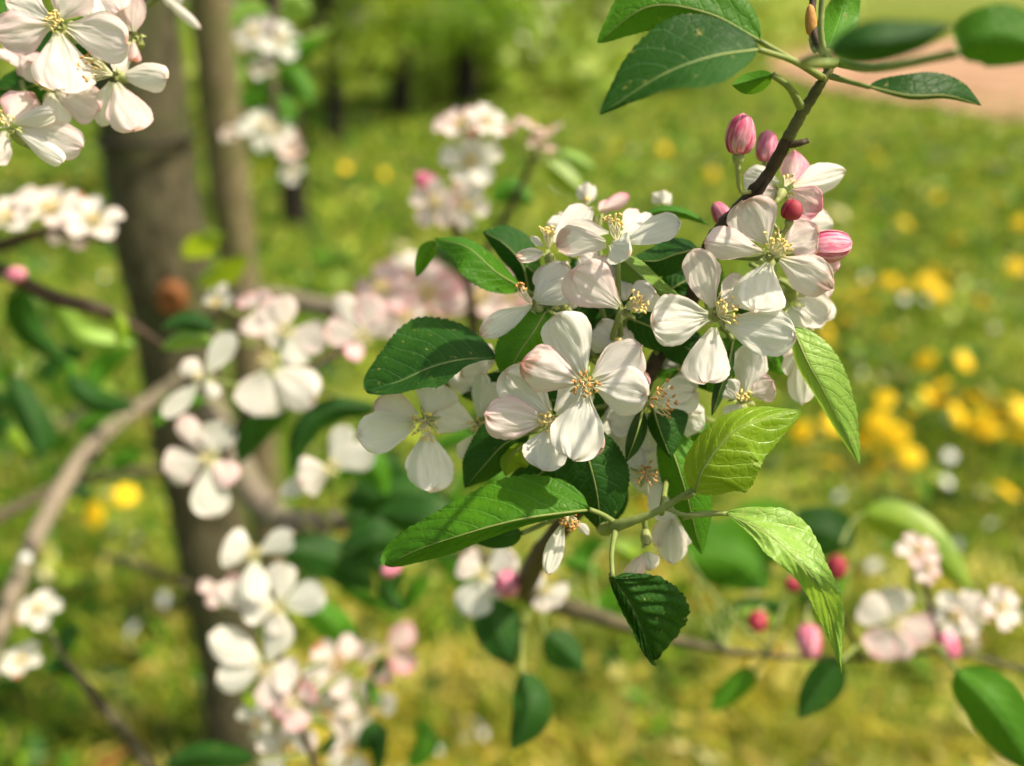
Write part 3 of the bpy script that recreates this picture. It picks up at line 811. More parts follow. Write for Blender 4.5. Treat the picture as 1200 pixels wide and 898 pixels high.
# ================================================================== THE LARGE TREE ON THE LEFT
def at_y(x, y, Y):
    r = FW + (x - CX) / FPX * RT - (y - CY) / FPX * UP
    return CAM + r * (Y / r.y)
tb = at_y(284, 884, 1.08); tb.z = 0
TR = Plant('apple_tree', 0, 0, .42, 'large nearby apple tree with dark greenish trunk and blossoming limbs left of centre', 'tree', None, tb)
top = at_y(150, -10, 1.10)
tube_tree('trunk', TR.root, [tb - Vector((0, 0, .06)), tb.lerp(top, .25) + Vector((.002, 0, 0)), tb.lerp(top, .6) - Vector((.004, 0, 0)), top, top + (top - tb) * .35 + Vector((.05, 0, 0))],
          [.056, .046, .053, .055, .048, .044], M['bark'], 26, 60, .16)
tt = top + (top - tb) * .3
for i, q in enumerate(((-.7, .1, .5), (.1, .6, .7), (-.2, -.5, .8), (.5, .4, .9))):
    q = Vector(q); tube_tree('limb', TR.root, [tt, tt + q * .35, tt + q * .9 + Vector((0, 0, .1))], [.022, .015, .006], M['bark'], 8)
cr = bpy.data.objects.new('crown', crown_mesh('crown', 91, 2600, .75, .42, .06, CRL, 24)); C.objects.link(cr); cr.parent = TR.root
cr.location = Vector((tt.x - .25, tt.y + .25, 2.25)) - tb
# dark ring modelled for the trunk's ridge shadow, and a pale scar on the arching limb
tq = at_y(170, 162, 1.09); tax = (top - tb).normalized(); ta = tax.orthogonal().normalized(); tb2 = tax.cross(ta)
tube('ridge_shadow_ring', [tq + (ta * math.cos(q * math.pi / 8) + tb2 * math.sin(q * math.pi / 8)) * .0555 for q in range(17)], [.0035, .0035], M['darkbark'], TR.root, 6, 64, .1)
vs, fs = [], []
for i, (rr, zz) in enumerate(((0, .0035), (.003, .003), (.0045, .0))):
    for k in range(10): th = k * math.pi / 5; vs.append((RT * math.cos(th) + UP * math.sin(th)) * rr - FW * zz)
for i in range(2):
    for k in range(10): k2 = (k + 1) % 10; fs.append((i * 10 + k, i * 10 + k2, i * 10 + 10 + k2, i * 10 + 10 + k))
link('scar', mesh('scar', vs, fs, [M['daisy']]), TR.root, pt(30, 655, .655))
# pruning wound
wc = at_y(200, 352, 1.030)
vs, fs = [], []
for i, (rr, zz) in enumerate(((0, .002), (.009, .0015), (.013, .005), (.018, .001), (.020, -.014))):
    for k in range(16):
        th = k * math.pi / 8; vs.append(RT * math.cos(th) * rr + Vector((0, 0, 1)) * math.sin(th) * rr * 1.1 - Vector((0, 1, 0)) * zz)
for i in range(4):
    for k in range(16): k2 = (k + 1) % 16; fs.append((i * 16 + k, i * 16 + k2, i * 16 + 16 + k2, i * 16 + 16 + k))
link('pruning_wound', mesh('pruning_wound', vs, fs, [M['wound']]), TR.root, wc)
def limb(P, pts, rpx, m='palebark', name='limb', sides=12, rough=.10):
    """pts (x, y, z cm); rpx: radii in px at each point"""
    W = [P.p(*q) for q in pts]; rr = [P.px(r, q[2]) for r, q in zip(rpx, pts)]
    return tube(name, W, rr, M[m], P.root, sides, len(pts) * 7, rough)
limb(TR, [(215, 440, 60), (178, 468, 46), (110, 520, 36), (52, 610, 28), (10, 710, 24), (-20, 800, 22)], [7, 8.5, 10, 10.5, 10, 9])
limb(TR, [(215, 545, 60), (170, 552, 50), (90, 562, 40), (30, 590, 34), (-40, 625, 30)], [6, 6, 7, 8, 9], 'bark')
limb(TR, [(232, 440, 58), (262, 510, 48), (318, 602, 32), (390, 612, 27), (480, 612, 24), (560, 650, 20), (620, 690, 19)], [14, 17, 17, 12, 10, 9, 8])
limb(TR, [(235, 380, 60), (300, 350, 44), (390, 362, 36), (480, 360, 30), (600, 372, 24)], [10, 12, 12, 10, 6])
limb(TR, [(120, 650, 40), (165, 664, 46), (225, 690, 58)], [4, 5, 6], 'bark')
# its blossoms, nearer than the trunk
limb(TR, [(390, 615, 27), (350, 660, 10), (325, 740, 3), (345, 830, 2), (380, 920, 2)], [6, 5, 4, 4, 4], 'twig', 'twig')
limb(TR, [(470, 360, 30), (400, 410, 6), (330, 450, 1), (285, 490, 0), (262, 540, .6)], [5, 4, 3, 3, 2], 'twig', 'twig')
bl = lambda P, c, pet, **k: blossom(P, c, [dict(b=(c[0] + (t[0] - c[0]) * .12, c[1] + (t[1] - c[1]) * .12, c[2]), t=(t[0], t[1], c[2] + (t[4] if len(t) > 4 else -.2)), w=t[2], pink=t[3], cup=.12, nu=10, nv=4) for t in pet], **{**dict(st=(14, 15, .9), seplen=9), **k})
nA = (330, 452, 1)
bl(TR, (246, 536, 0), [(192, 553, 42, .3), (212, 488, 24, .5), (262, 495, 38, .1), (247, 606, 38, .05), (275, 566, 28, .6)], node=(262, 545, 1.6), face=(0, 0, 1))
bl(TR, (238, 443, 0), [(274, 390, 26, .0), (214, 424, 22, .2), (192, 488, 20, .1), (255, 465, 14, .1)], node=nA, st=(10, 12, .6), face=(-.6, .2, .6))
bl(TR, (318, 427, -.5), [(296, 487, 54, .15), (368, 468, 46, .15)], node=nA, face=(0, .5, .8), st=(20, 20, .9))
bl(TR, (335, 388, 0), [(308, 355, 36, .4), (330, 348, 30, .3), (383, 398, 34, .35), (352, 428, 32, .05), (310, 395, 30, .2)], node=nA)
bl(TR, (300, 362, 3), [(290, 345, 30, .8), (300, 395, 32, .4), (320, 350, 30, .6)], node=nA, st=None)
bl(TR, (427, 396, 0), [(380, 384, 32, .5), (410, 420, 20, 1.0, -.8), (438, 345, 34, .6), (397, 346, 26, .25), (460, 375, 26, .5)], node=(400, 415, 5), face=(0, .2, 1))
bl(TR, (388, 550, -.5), [(350, 562, 44, .2), (328, 580, 20, .1, .6), (406, 498, 26, .05), (437, 528, 32, .05)], node=(395, 590, 6), face=(.2, .2, 1))
mid_blossom(TR, 258, 358, 6, 26, (-.5, .3, .7), 1, .2, skip=(1, 2), node=(300, 350, 44))
for x, y, z, s_, pk in ((452, 342, 13, 38, .8), (500, 345, 15, 40, .9), (536, 325, 17, 36, .2), (565, 352, 15, 42, .6), (600, 345, 18, 34, .9), (478, 375, 13, 30, .3), (478, 322, 16, 28, .2)):
    mid_blossom(TR, x, y, z, s_, (random.uniform(-.4, .4), random.uniform(.1, .9), 1), random.choice((0, 1, 0)), pk, node=(min(x + 5, 560), 368, 27))
bl(TR, (298, 650, 0), [(262, 638, 42, .05), (343, 627, 28, .05), (297, 704, 32, .0, -.6)], node=(330, 720, 3), face=(0, .5, .8), seplen=6)
bl(TR, (328, 712, .3), [(330, 660, 32, .1), (380, 694, 38, .0), (284, 708, 40, .05), (250, 690, 26, .3), (322, 745, 26, .1)], node=(325, 745, 3))
bl(TR, (312, 782, .4), [(248, 742, 36, .1), (253, 797, 34, .05), (348, 796, 34, .2), (332, 730, 30, .1), (318, 830, 30, .5)], node=(330, 800, 2.6), old=True)
bl(TR, (345, 822, .8), [(322, 838, 26, 1.), (366, 808, 26, 1.1), (350, 855, 28, .7), (320, 808, 22, .8)], node=(345, 835, 2))
for x, y, z, s_, pk in ((396, 780, 5, 38, .4), (452, 762, 9, 40, .9), (335, 872, 2, 34, .3), (385, 835, 5, 32, .4), (438, 828, 9, 36, .3), (300, 845, 3, 24, .2), (410, 878, 7, 32, .3), (258, 690, 3, 24, .7)):
    mid_blossom(TR, x, y, z, s_, (random.uniform(-.6, .6), random.uniform(-.2, .9), 1), random.choice((0, 1, 3)), pk, node=(min(x, 350), min(y + 25, 900), 2.2), old=random.random() < .4, skip=(random.randint(0, 4),))
lf = lambda P, pts, wl, wr, m='leaf_mid', **k: leaf(P, pts, wl, wr, m=m, hi=False, **{**dict(wave=.2, zl=.6, zr=.6), **k})
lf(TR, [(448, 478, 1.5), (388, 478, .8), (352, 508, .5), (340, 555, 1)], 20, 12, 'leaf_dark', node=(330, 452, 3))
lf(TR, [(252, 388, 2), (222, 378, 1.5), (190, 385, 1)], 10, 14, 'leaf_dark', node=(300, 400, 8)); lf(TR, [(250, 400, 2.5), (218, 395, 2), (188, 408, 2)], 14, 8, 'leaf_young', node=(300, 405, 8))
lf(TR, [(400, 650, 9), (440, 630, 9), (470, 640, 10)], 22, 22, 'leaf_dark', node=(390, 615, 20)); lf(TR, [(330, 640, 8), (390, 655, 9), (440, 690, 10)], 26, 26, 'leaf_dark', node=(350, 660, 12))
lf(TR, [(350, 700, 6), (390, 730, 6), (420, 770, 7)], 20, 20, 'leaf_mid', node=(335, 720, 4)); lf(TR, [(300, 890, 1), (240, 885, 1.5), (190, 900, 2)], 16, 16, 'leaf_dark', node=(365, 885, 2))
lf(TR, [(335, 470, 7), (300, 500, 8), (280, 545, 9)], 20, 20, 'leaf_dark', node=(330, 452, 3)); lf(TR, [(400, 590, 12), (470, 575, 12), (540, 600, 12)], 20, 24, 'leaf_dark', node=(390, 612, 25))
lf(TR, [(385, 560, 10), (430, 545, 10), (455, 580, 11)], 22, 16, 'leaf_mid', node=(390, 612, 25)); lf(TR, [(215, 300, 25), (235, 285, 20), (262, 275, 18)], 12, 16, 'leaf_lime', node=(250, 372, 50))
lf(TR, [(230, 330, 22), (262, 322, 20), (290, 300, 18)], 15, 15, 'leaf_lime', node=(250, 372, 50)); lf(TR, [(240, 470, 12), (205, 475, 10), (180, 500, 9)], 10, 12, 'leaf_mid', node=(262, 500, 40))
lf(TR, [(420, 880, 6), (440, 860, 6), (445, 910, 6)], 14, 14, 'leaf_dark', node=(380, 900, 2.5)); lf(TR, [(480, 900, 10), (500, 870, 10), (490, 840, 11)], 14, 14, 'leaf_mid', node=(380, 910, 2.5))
def fill(P_, n, x0, x1, y0, y1, z0, z1, size, mats, nodes, seed):
    r = random.Random(seed)
    for i in range(n):
        x, y, z = r.uniform(x0, x1), r.uniform(y0, y1), r.uniform(z0, z1); a = r.uniform(-1.2, 2.6); l = size * r.uniform(.7, 1.3)
        p = [(x, y, z), (x + math.cos(a) * l * .5 + r.uniform(-4, 4), y + math.sin(a) * l * .5, z + r.uniform(-.6, .6)), (x + math.cos(a) * l, y + math.sin(a) * l + 4, z + r.uniform(-1, 1))]
        nd = min(nodes, key=lambda q: (q[0] - x) ** 2 + (q[1] - y) ** 2)
        lf(P_, p, l * r.uniform(.14, .30), l * r.uniform(.14, .30), r.choice(mats), node=nd)
limb(TR, [(210, 480, 60), (130, 470, 44), (60, 500, 38), (20, 440, 36)], [6, 5, 4, 3], 'bark', 'twig')
fill(TR, 22, -20, 190, 380, 560, 30, 48, 46, ('leaf_dark', 'leaf_dark', 'leaf_mid', 'leaf_lime'), [(130, 470, 44), (60, 500, 38), (20, 445, 36), (180, 475, 52)], 11)
fill(TR, 15, 330, 520, 560, 700, 12, 26, 62, ('leaf_dark', 'leaf_dark', 'leaf_mid'), [(350, 608, 30), (430, 612, 26), (500, 620, 23)], 12)
fill(TR, 9, 400, 560, 470, 600, 14, 26, 56, ('leaf_dark', 'leaf_mid', 'leaf_dark'), [(430, 612, 26), (500, 620, 23), (550, 645, 20)], 13)
fill(TR, 9, 260, 460, 700, 880, 3, 9, 36, ('leaf_mid', 'leaf_lime', 'leaf_dark', 'leaf_mid'), [(325, 740, 3), (345, 830, 2), (350, 660, 10)], 17)
# wooden stake behind it
sb = at_y(322, 700, 1.42); sb.z = 0; st_ = at_y(243, -20, 1.36); sx = (st_ - sb)
o = tube('stake', [Vector((sb.x, sb.y, -.05)), sb + sx * .5, st_, st_ + sx * .12], [.031, .03, .029, .028], M['stake'], None, 14, 30, .05)
tag(o, 'weathered wooden stake leaning just right of the large apple trunk', 'stake')

# ================================================================== TWIGS OF OTHER BRANCHES
E1 = Plant('apple_branch', 60, 280, .46, 'blurred apple twig with white blossoms and one pink bud at the left edge', 'branch')
limb(E1, [(-60, 300, 2), (0, 288, 1), (60, 272, 0), (135, 284, 1)], [9, 7, 5, 3], 'twig', 'stem'); limb(E1, [(-60, 300, 2), (10, 322, 1), (60, 348, 2), (130, 368, 4), (195, 408, 6)], [9, 8, 9, 8, 3], 'twig', 'stem')
for x, y, s_, pk in ((14, 262, 40, .15), (62, 250, 42, .3), (110, 264, 36, .2), (82, 278, 26, .6)):
    mid_blossom(E1, x, y, random.uniform(-1, 1), s_, (random.uniform(-.3, .5), .7, .8), 1, pk, node=(x - 8, 284, .6))
bud(E1, (20, 322, 0), 10, (1, .1, .3), node=(0, 316, 1)); lf(E1, [(135, 365, 3), (142, 385, 3), (140, 410, 3)], 8, 8, 'leaf_lime', node=(130, 366, 4))
lf(E1, [(60, 350, 4), (95, 395, 6), (160, 405, 8)], 18, 14, 'leaf_young', node=(60, 350, 2)); lf(E1, [(20, 330, 5), (30, 380, 7), (80, 430, 9)], 16, 16, 'leaf_dark', node=(10, 322, 1))
lf(E1, [(80, 440, 14), (110, 470, 14), (160, 480, 14)], 18, 14, 'leaf_dark'); lf(E1, [(10, 440, 14), (40, 500, 14), (50, 540, 14)], 22, 14, 'leaf_dark', node=(20, 330, 4))
E2 = Plant('apple_branch', 100, 800, .50, 'thin dark twig with two small white blossoms at the lower left', 'branch')
limb(E2, [(200, 960, 4), (165, 885, 2), (105, 810, 0), (75, 770, 0), (50, 730, 0)], [9, 8, 5, 3, 2], 'bark', 'stem')
for x, y, s_ in ((46, 716, 26), (26, 776, 24)): mid_blossom(E2, x, y, 0, s_, (0, .8, .8), 0, .1, node=(70, 762, 0))
lf(E2, [(78, 765, 0), (80, 745, 0), (95, 735, 0)], 10, 10, 'leaf_dark', node=(75, 770, 0)); lf(E2, [(90, 790, 0), (70, 780, 0), (55, 790, 0)], 10, 10, 'leaf_dark', node=(95, 798, 0))

E3 = Plant('apple_branch', 545, 200, .52, 'blurred upright spray of white and peach blossoms behind the main cluster top', 'branch')
limb(E3, [(560, 420, 6), (548, 330, 3), (534, 262, 1), (545, 210, .5), (552, 160, .5)], [7, 6, 5, 4, 3], 'twig', 'stem'); limb(E3, [(548, 330, 3), (600, 240, 2), (630, 175, 1)], [5, 4, 3], 'twig', 'stem')
for x, y, s_, pk, f_ in ((540, 150, 30, .5, (-.2, .6, .8)), (568, 146, 26, .15, (.4, .4, .8)), (552, 192, 36, .05, (0, .2, 1)), (512, 238, 30, .5, (-.3, -.1, 1)), (545, 240, 28, .3, (.2, -.4, 1))):
    mid_blossom(E3, x, y, random.uniform(-.8, .5), s_, f_, 1, pk, node=(545, 215, .8))
for x, y in ((598, 158), (622, 152), (645, 158), (632, 175)):
    mid_blossom(E3, x, y, random.uniform(-.5, .8), 20, (random.uniform(-.5, .7), .8, .4), 1, .7, node=(625, 190, 1), old=True)
bud(E3, (500, 214, 0), 13, (-.7, .4, .5), node=(540, 235, 1)); lf(E3, [(640, 190, 1), (660, 208, 1), (690, 232, 1)], 14, 12, 'leaf_lime', node=(622, 190, 1)); lf(E3, [(655, 178, 2), (680, 190, 2), (700, 200, 2)], 8, 10, 'leaf_young', node=(625, 190, 1))
lf(E3, [(575, 235, 4), (600, 222, 4), (625, 240, 4)], 14, 14, 'leaf_mid', node=(548, 240, 2)); lf(E3, [(500, 290, 5), (530, 300, 5), (545, 330, 5)], 14, 14, 'leaf_dark', node=(548, 330, 3))

E4 = Plant('apple_branch', 320, 80, .80, 'far drooping twig with green leaves and white petals before the thin dark trunk', 'branch')
limb(E4, [(335, -60, 0), (322, 20, 0), (318, 90, 0), (328, 165, 0)], [6, 5, 4, 3], 'twig', 'stem')
for x, y, s_, pk, k_ in ((300, 42, 26, .2, 0), (328, 50, 26, .0, 0), (310, 150, 30, .0, 3), (325, 158, 22, .0, 0), (343, 180, 18, .9, 2), (344, 203, 16, .05, 1), (310, 82, 18, .2, 1), (270, 158, 12, .5, 1)):
    mid_blossom(E4, x, y, 0, s_, (random.uniform(-.4, .4), .3, 1), k_, pk, node=(322, min(y + 8, 165), .6))
for a in (((325, 80, 0), (350, 95, 0), (365, 125, 0)), ((320, 100, 0), (300, 115, 0), (280, 120, 0)), ((320, 60, 0), (350, 60, 0), (380, 45, 0)), ((322, 20, 0), (290, 15, 0), (270, 30, 0)), ((325, 110, 0), (335, 135, 0), (330, 150, 0)), ((320, 15, 0), (340, 0, 0), (365, 10, 0)), ((318, 70, 0), (295, 75, 0), (280, 100, 0))):
    lf(E4, list(a), 13, 13, random.choice(('leaf_mid', 'leaf_young', 'leaf_mid')), node=(321, 75, 0))
# lower branch behind the cluster
E5 = Plant('apple_branch', 700, 715, .44, 'blurred dark branch crossing low behind the cluster, pink buds at its right end', 'branch')
limb(E5, [(540, 640, 8), (610, 690, 4), (700, 722, 2), (800, 752, 2), (900, 768, 2), (1010, 772, 1), (1110, 765, 0), (1220, 790, 0)], [12, 13, 10, 6, 3, 3, 3, 4], 'twig2', 'stem')
limb(E5, [(1010, 772, 1), (985, 720, 1), (960, 690, 1)], [4, 3, 2], 'twig', 'twig'); limb(E5, [(1110, 765, 0), (1090, 710, 0), (1080, 670, 0)], [4, 3, 3], 'twig', 'twig')
bl(E5, (1046, 730, 0), [(1010, 706, 38, .25), (1052, 688, 36, .2), (1096, 742, 36, .7), (1024, 768, 38, .7), (1062, 772, 26, .6)], node=(1060, 765, 1))
for x, y, s_, pk, f_ in ((1075, 648, 26, .5, (0, .7, .7)), (1082, 665, 22, .6, (.4, .2, .7)), (1118, 722, 30, .15, (-.3, .3, 1)), (1135, 715, 24, .2, (0, .6, .9)), (1168, 712, 28, .3, (.3, .4, 1)), (1130, 752, 18, .5, (0, -.6, .7))):
    mid_blossom(E5, x, y, 0, s_, f_, 1, pk, node=(1095, 725, .3))
bud(E5, (1112, 757, -.5), 13, (.2, -.8, .5), node=(1100, 745, .3)); bud(E5, (979, 665, 0), 13, (.2, .9, .4), 1.2, 'darkbud', node=(962, 692, 1)); bud(E5, (888, 729, 0), 12, (-.3, -.5, .6), 1.1, 'darkbud', node=(900, 766, 2))
bud(E5, (948, 752, 0), 15, (0, -.9, .3), 1.4, 'bud', node=(965, 700, 1)); bud(E5, (928, 685, 1), 9, (-.5, .5, .5), 1.2, 'darkbud', node=(960, 692, 1))
bl(E5, (566, 672, -4), [(604, 652, 34, .1), (540, 655, 34, .3), (548, 722, 40, .0), (590, 700, 20, .2)], node=(600, 700, 3), st=(14, 12, .8))
bud(E5, (595, 685, -5), 17, (.1, .2, 1), 1.1, 'bud', node=(590, 710, 2)); bl(E5, (640, 690, -2), [(620, 672, 24, .2), (664, 700, 26, .2), (636, 716, 22, .3)], node=(650, 715, 3), st=(10, 10, .8))
bud(E5, (648, 627, -3), 8, (0, .8, .5), 1.2, node=(655, 660, 1)); bud(E5, (458, 668, -4), 9, (-.8, -.4, .3), 1.4, node=(540, 645, 7)); bud(E5, (668, 757, 1), 9, (0, -.5, .8), 1.2, 'wound', node=(660, 730, 2))
lf(E5, [(575, 702, -2), (582, 735, -3), (602, 782, -3)], 30, 26, 'leaf_dark', node=(595, 690, 2)); lf(E5, [(640, 742, -1), (662, 760, -1), (684, 784, -1)], 18, 26, 'leaf_dark', node=(640, 715, 2))
lf(E5, [(612, 788, -5), (622, 830, -6), (600, 880, -6)], 24, 22, 'leaf_dark', node=(620, 715, 2)); lf(E5, [(985, 775, -8), (965, 800, -8), (936, 842, -8)], 22, 20, 'leaf_dark', node=(1000, 772, 1))
lf(E5, [(885, 785, 2), (862, 805, 2), (830, 835, 2)], 15, 15, 'leaf_mid', node=(900, 768, 2)); lf(E5, [(1010, 602, 4), (1070, 625, 3), (1140, 695, 2)], 30, 20, 'leaf_lime', node=(985, 640, 3))
lf(E5, [(1120, 785, -10), (1165, 830, -11), (1215, 910, -11)], 34, 34, 'leaf_mid', node=(1110, 765, 0)); lf(E5, [(800, 640, 8), (860, 655, 8), (900, 690, 8)], 42, 40, 'leaf_mid', node=(900, 766, 3))
lf(E5, [(930, 600, 9), (880, 625, 9), (840, 690, 9)], 34, 34, 'leaf_mid', node=(900, 766, 3)); lf(E5, [(1000, 640, 8), (960, 620, 8), (900, 620, 9)], 30, 28, 'leaf_dark', node=(962, 690, 1))
lf(E5, [(470, 665, 2), (455, 690, 2), (470, 720, 2)], 14, 14, 'leaf_dark', node=(540, 645, 7)); lf(E5, [(520, 640, 4), (500, 610, 4), (440, 600, 5)], 28, 30, 'leaf_dark', node=(540, 640, 8))

fill(E5, 9, 790, 960, 590, 720, 8, 16, 66, ('leaf_mid', 'leaf_dark', 'leaf_mid', 'leaf_lime'), [(900, 768, 2), (960, 692, 1), (850, 760, 2)], 14)
fill(E5, 6, 640, 780, 620, 700, 8, 14, 56, ('leaf_mid', 'leaf_lime', 'leaf_mid'), [(700, 722, 2), (760, 742, 2)], 15)
fill(E4, 8, 255, 400, 20, 130, 2, 9, 44, ('leaf_mid', 'leaf_lime', 'leaf_young'), [(320, 60, 0), (318, 95, 0)], 16)
# ================================================================== TOP LEFT BLOSSOMS
T = Plant('apple_branch', 60, 60, .235, 'nearer branch tip crowded with pink tinged white blossoms in the top left corner', 'branch')
nT = (45, 70, 2.5)
limb(T, [(-60, -40, 6), (0, 20, 4), (40, 66, 2.6), (48, 80, 2.2)], [9, 8, 6, 5], 'twig', 'stem')
b_ = lambda P, c, pet, **k: blossom(P, c, [dict(b=(c[0] + (t[0] - c[0]) * .14, c[1] + (t[1] - c[1]) * .14, c[2]), t=(t[0], t[1], c[2] + (t[4] if len(t) > 4 else -.25)), w=t[2], pink=t[3], cup=.16, **(t[5] if len(t) > 5 else {})) for t in pet], **k)
b_(T, (68, 28, 0), [(-6, 44, 44, .55), (8, 2, 44, .15), (92, -24, 46, .4), (149, 52, 48, .25), (77, 109, 58, .2)], node=nT, st=(18, 16, .8), face=(0, .1, 1))
b_(T, (132, 88, .6), [(194, 92, 30, .15), (158, 153, 44, .45), (118, 148, 26, .05, .6), (150, 60, 18, .2, .6)], node=nT, st=(24, 36, .75), old=True, face=(-.9, .1, .3), stax=(-.95, .15, .3), seplen=9)
b_(T, (58, 102, 1.0), [(116, 130, 42, .5), (68, 148, 30, .1), (35, 72, 30, .4), (92, 92, 36, .2)], node=nT, st=(12, 16, .8))
b_(T, (10, 148, .4), [(96, 172, 36, .35), (74, 190, 20, .05, -.5), (62, 133, 20, .1, -.6), (40, 112, 42, .8, .6), (-10, 190, 30, .3)], node=(25, 95, 2.2), st=(12, 18, 1.1), face=(-.3, .6, .6))
b_(T, (156, 44, 1.0), [(141, -10, 34, .9), (160, -6, 22, .5), (158, 72, 14, .9, 0, dict(browned=1.))], node=nT, st=None, seplen=8)
b_(T, (112, -22, .6), [(116, 22, 46, .05), (80, 0, 36, .3), (140, 12, 30, .4)], node=nT, st=None)
b_(T, (20, 55, 2.0), [(40, 80, 34, .7), (12, 72, 34, .4)], node=nT, st=None, seplen=4)
leaf(T, [(70, 70, 2.6), (40, 100, 3), (-10, 105, 3)], 26, 24, m='leaf_dark', node=nT); leaf(T, [(40, 66, 3), (90, 50, 3.2), (150, 20, 3.5)], 26, 24, m='leaf_dark', node=nT)
leaf(T, [(20, 40, 3.4), (-5, 20, 3.4), (-30, 10, 3.4)], 30, 30, m='leaf_mid', node=nT)
b_(T, (180, -14, 4), [(235, 34, 10, .2, 1), (215, 0, 24, .1, 1)], node=(40, -20, 5), st=None, seplen=8)

# ================================================================== THE MAIN BRANCH
P = Plant('apple_branch', 760, 460, .22, 'sharp blossoming apple branch in front, dark twig with white flowers and fresh leaves', 'branch')
def mlimb(pts, r, m, name='stem', rough=.24, sides=12): return limb(P, pts, r, m, name, sides, rough)
mlimb([(978, 72, -.9), (958, 104, -.8), (940, 132, -.6), (922, 165, -.4)], [4.5, 6, 7, 7], 'greentwig', 'stem')
mlimb([(924, 161, -.42), (900, 205, .1), (868, 244, .8), (846, 270, 1.2), (828, 300, 1.7), (806, 360, 2.5), (765, 430, 3.1), (735, 500, 3.4), (700, 570, 4), (640, 640, 9), (612, 690, 22)], [6.8, 7.5, 9.5, 11, 10, 9, 9, 10, 11, 12, 14], 'twig')
mlimb([(905, 200, 0), (893, 222, .1), (878, 240, .5)], [2, 2.6, 3], 'twig', 'twig')
mlimb([(918, 172, -.3), (936, 168, -.5), (947, 165, -.5)], [4, 4, 3.2], 'twig', 'twig')
mlimb([(975, 76, -.9), (958, 50, -.7), (952, 20, -.5), (955, -30, -.5)], [4, 4.5, 4, 4], 'twig', 'twig'); mlimb([(972, 78, -1), (962, 40, -1.2), (966, -30, -1.5)], [3.4, 3.6, 3.6], 'stem', 'twig')
nU = (965, 92, -.9)
N1, N2 = (742, 470, 3.3), (826, 305, 1.9)
# --- A, the front flower
def q(b, t, w, **k): return dict(b=b, t=t, w=w, **k)
blossom(P, (686, 449, 0), [
    q((684, 439, .1), (651, 369, -.35), 52, pink=.03, zl=.12, zr=-.1, cup=.18),
    q((678, 447, .0), (611, 427, -.25), 50, pink=.45, browned=.6, zl=.2, zr=-.05, cup=.14),
    q((695, 442, .1), (750, 406, -.1), 48, pink=.22, cup=.22, zl=.3, zr=-.1),
    q((698, 452, -.05), (757, 463, -.35), 52, pink=.08, cup=.16, notch=.4),
    q((686, 462, -.05), (671, 538, -.45), 52, pink=.04, cup=.2, wave=.22, notch=.5)],
    st=(22, 22, 1.05), old=True, node=N1, stax=(-.1, -.1, 1), seproll=.2, seplen=17, label='open white blossom at the very front of the cluster')
# --- B, just behind and below left
blossom(P, (645, 492, .9), [
    q((643, 484, .9), (592, 437, .5), 48, pink=.1, cup=.16), q((638, 493, .8), (570, 487, .4), 46, pink=.45, cup=.14),
    q((646, 502, .8), (635, 549, .5), 46, pink=.05, cup=.14), q((655, 497, .9), (706, 525, .8), 42, pink=.5, cup=.1),
    q((652, 484, 1.0), (690, 450, 1.0), 42, pink=.1)], st=(20, 17, .95), node=N1, stax=(-.35, -.05, 1), seplen=18)
# --- C
blossom(P, (841, 370, .3), [
    q((834, 361, .3), (813, 293, -.1), 38, pink=.4, notch=.4, cup=.1, zl=.35, zr=-.2),
    q((830, 371, .25), (763, 378, -.2), 54, pink=.06, notch=1.6, cup=.2, wave=.22),
    q((836, 384, .2), (826, 450, -.3), 48, pink=.15, cup=.18), q((850, 380, .2), (932, 394, -.3), 50, pink=.02, cup=.18, wave=.2),
    q((846, 362, .5), (876, 330, .9), 40, pink=.25)], st=(24, 26, .9), node=N2, stax=(.55, .45, .8), seplen=15, seproll=1.0)
# --- D
blossom(P, (905, 298, .2), [
    q((898, 285, .25), (871, 236, -.1), 50, pink=.3, cup=.2, zl=.1, browned=.35), q((893, 296, .2), (827, 286, -.1), 34, pink=.35, cup=.18, zl=.3),
    q((901, 308, .15), (884, 363, -.3), 56, pink=.0, cup=.18, notch=.3), q((914, 304, .2), (974, 336, .0), 42, pink=.25, cup=.12, browned=.5),
    q((919, 289, .25), (959, 272, .2), 44, pink=.5, cup=.2)], st=(24, 27, .85), node=(850, 300, 1.8), stax=(.25, .55, .8), seplen=17, seproll=-.9)
# --- E, seen from the side
blossom(P, (723, 283, .8), [
    q((713, 273, 1.2), (662, 268, 1.9), 22, pink=.25, zl=.5, zr=-.3), q((710, 285, .6), (652, 287, .2), 32, pink=.3, zl=.6, zr=-.4, browned=.7),
    q((716, 286, .5), (737, 300, -.7), 34, pink=.0, zl=.1), q((735, 282, .6), (797, 262, .2), 28, pink=.0, zl=.4, zr=-.3),
    q((728, 274, 1.2), (768, 258, 1.9), 20, pink=.2, zl=.4), q((731, 268, 1.5), (748, 247, 2.4), 22, pink=.4)],
    face=(-.05, .95, .25), st=(20, 30, .45), node=(728, 400, 2.2), stax=(-.2, .97, .2), seplen=11)
# --- F, petals mostly dropped
blossom(P, (642, 292, 1.4), [
    q((648, 283, 1.7), (692, 244, 2.3), 26, pink=.12, zl=.4, zr=-.3), q((637, 297, 1.3), (606, 301, .8), 15, pink=.25, wave=.4, browned=.6),
    q((636, 289, 1.4), (622, 277, 1.2), 8, pink=.1)], face=(-.2, .9, .4), st=(20, 26, .35), node=(690, 400, 2.4), stax=(-.05, .97, .3), old=False, seplen=13)
b_(P, (658, 352, 1.6), [(636, 312, 34, .2, .1), (668, 322, 24, .05, .3), (680, 345, 26, .1, .3)], st=None, node=(700, 420, 2.6), face=(-.2, .6, .6))
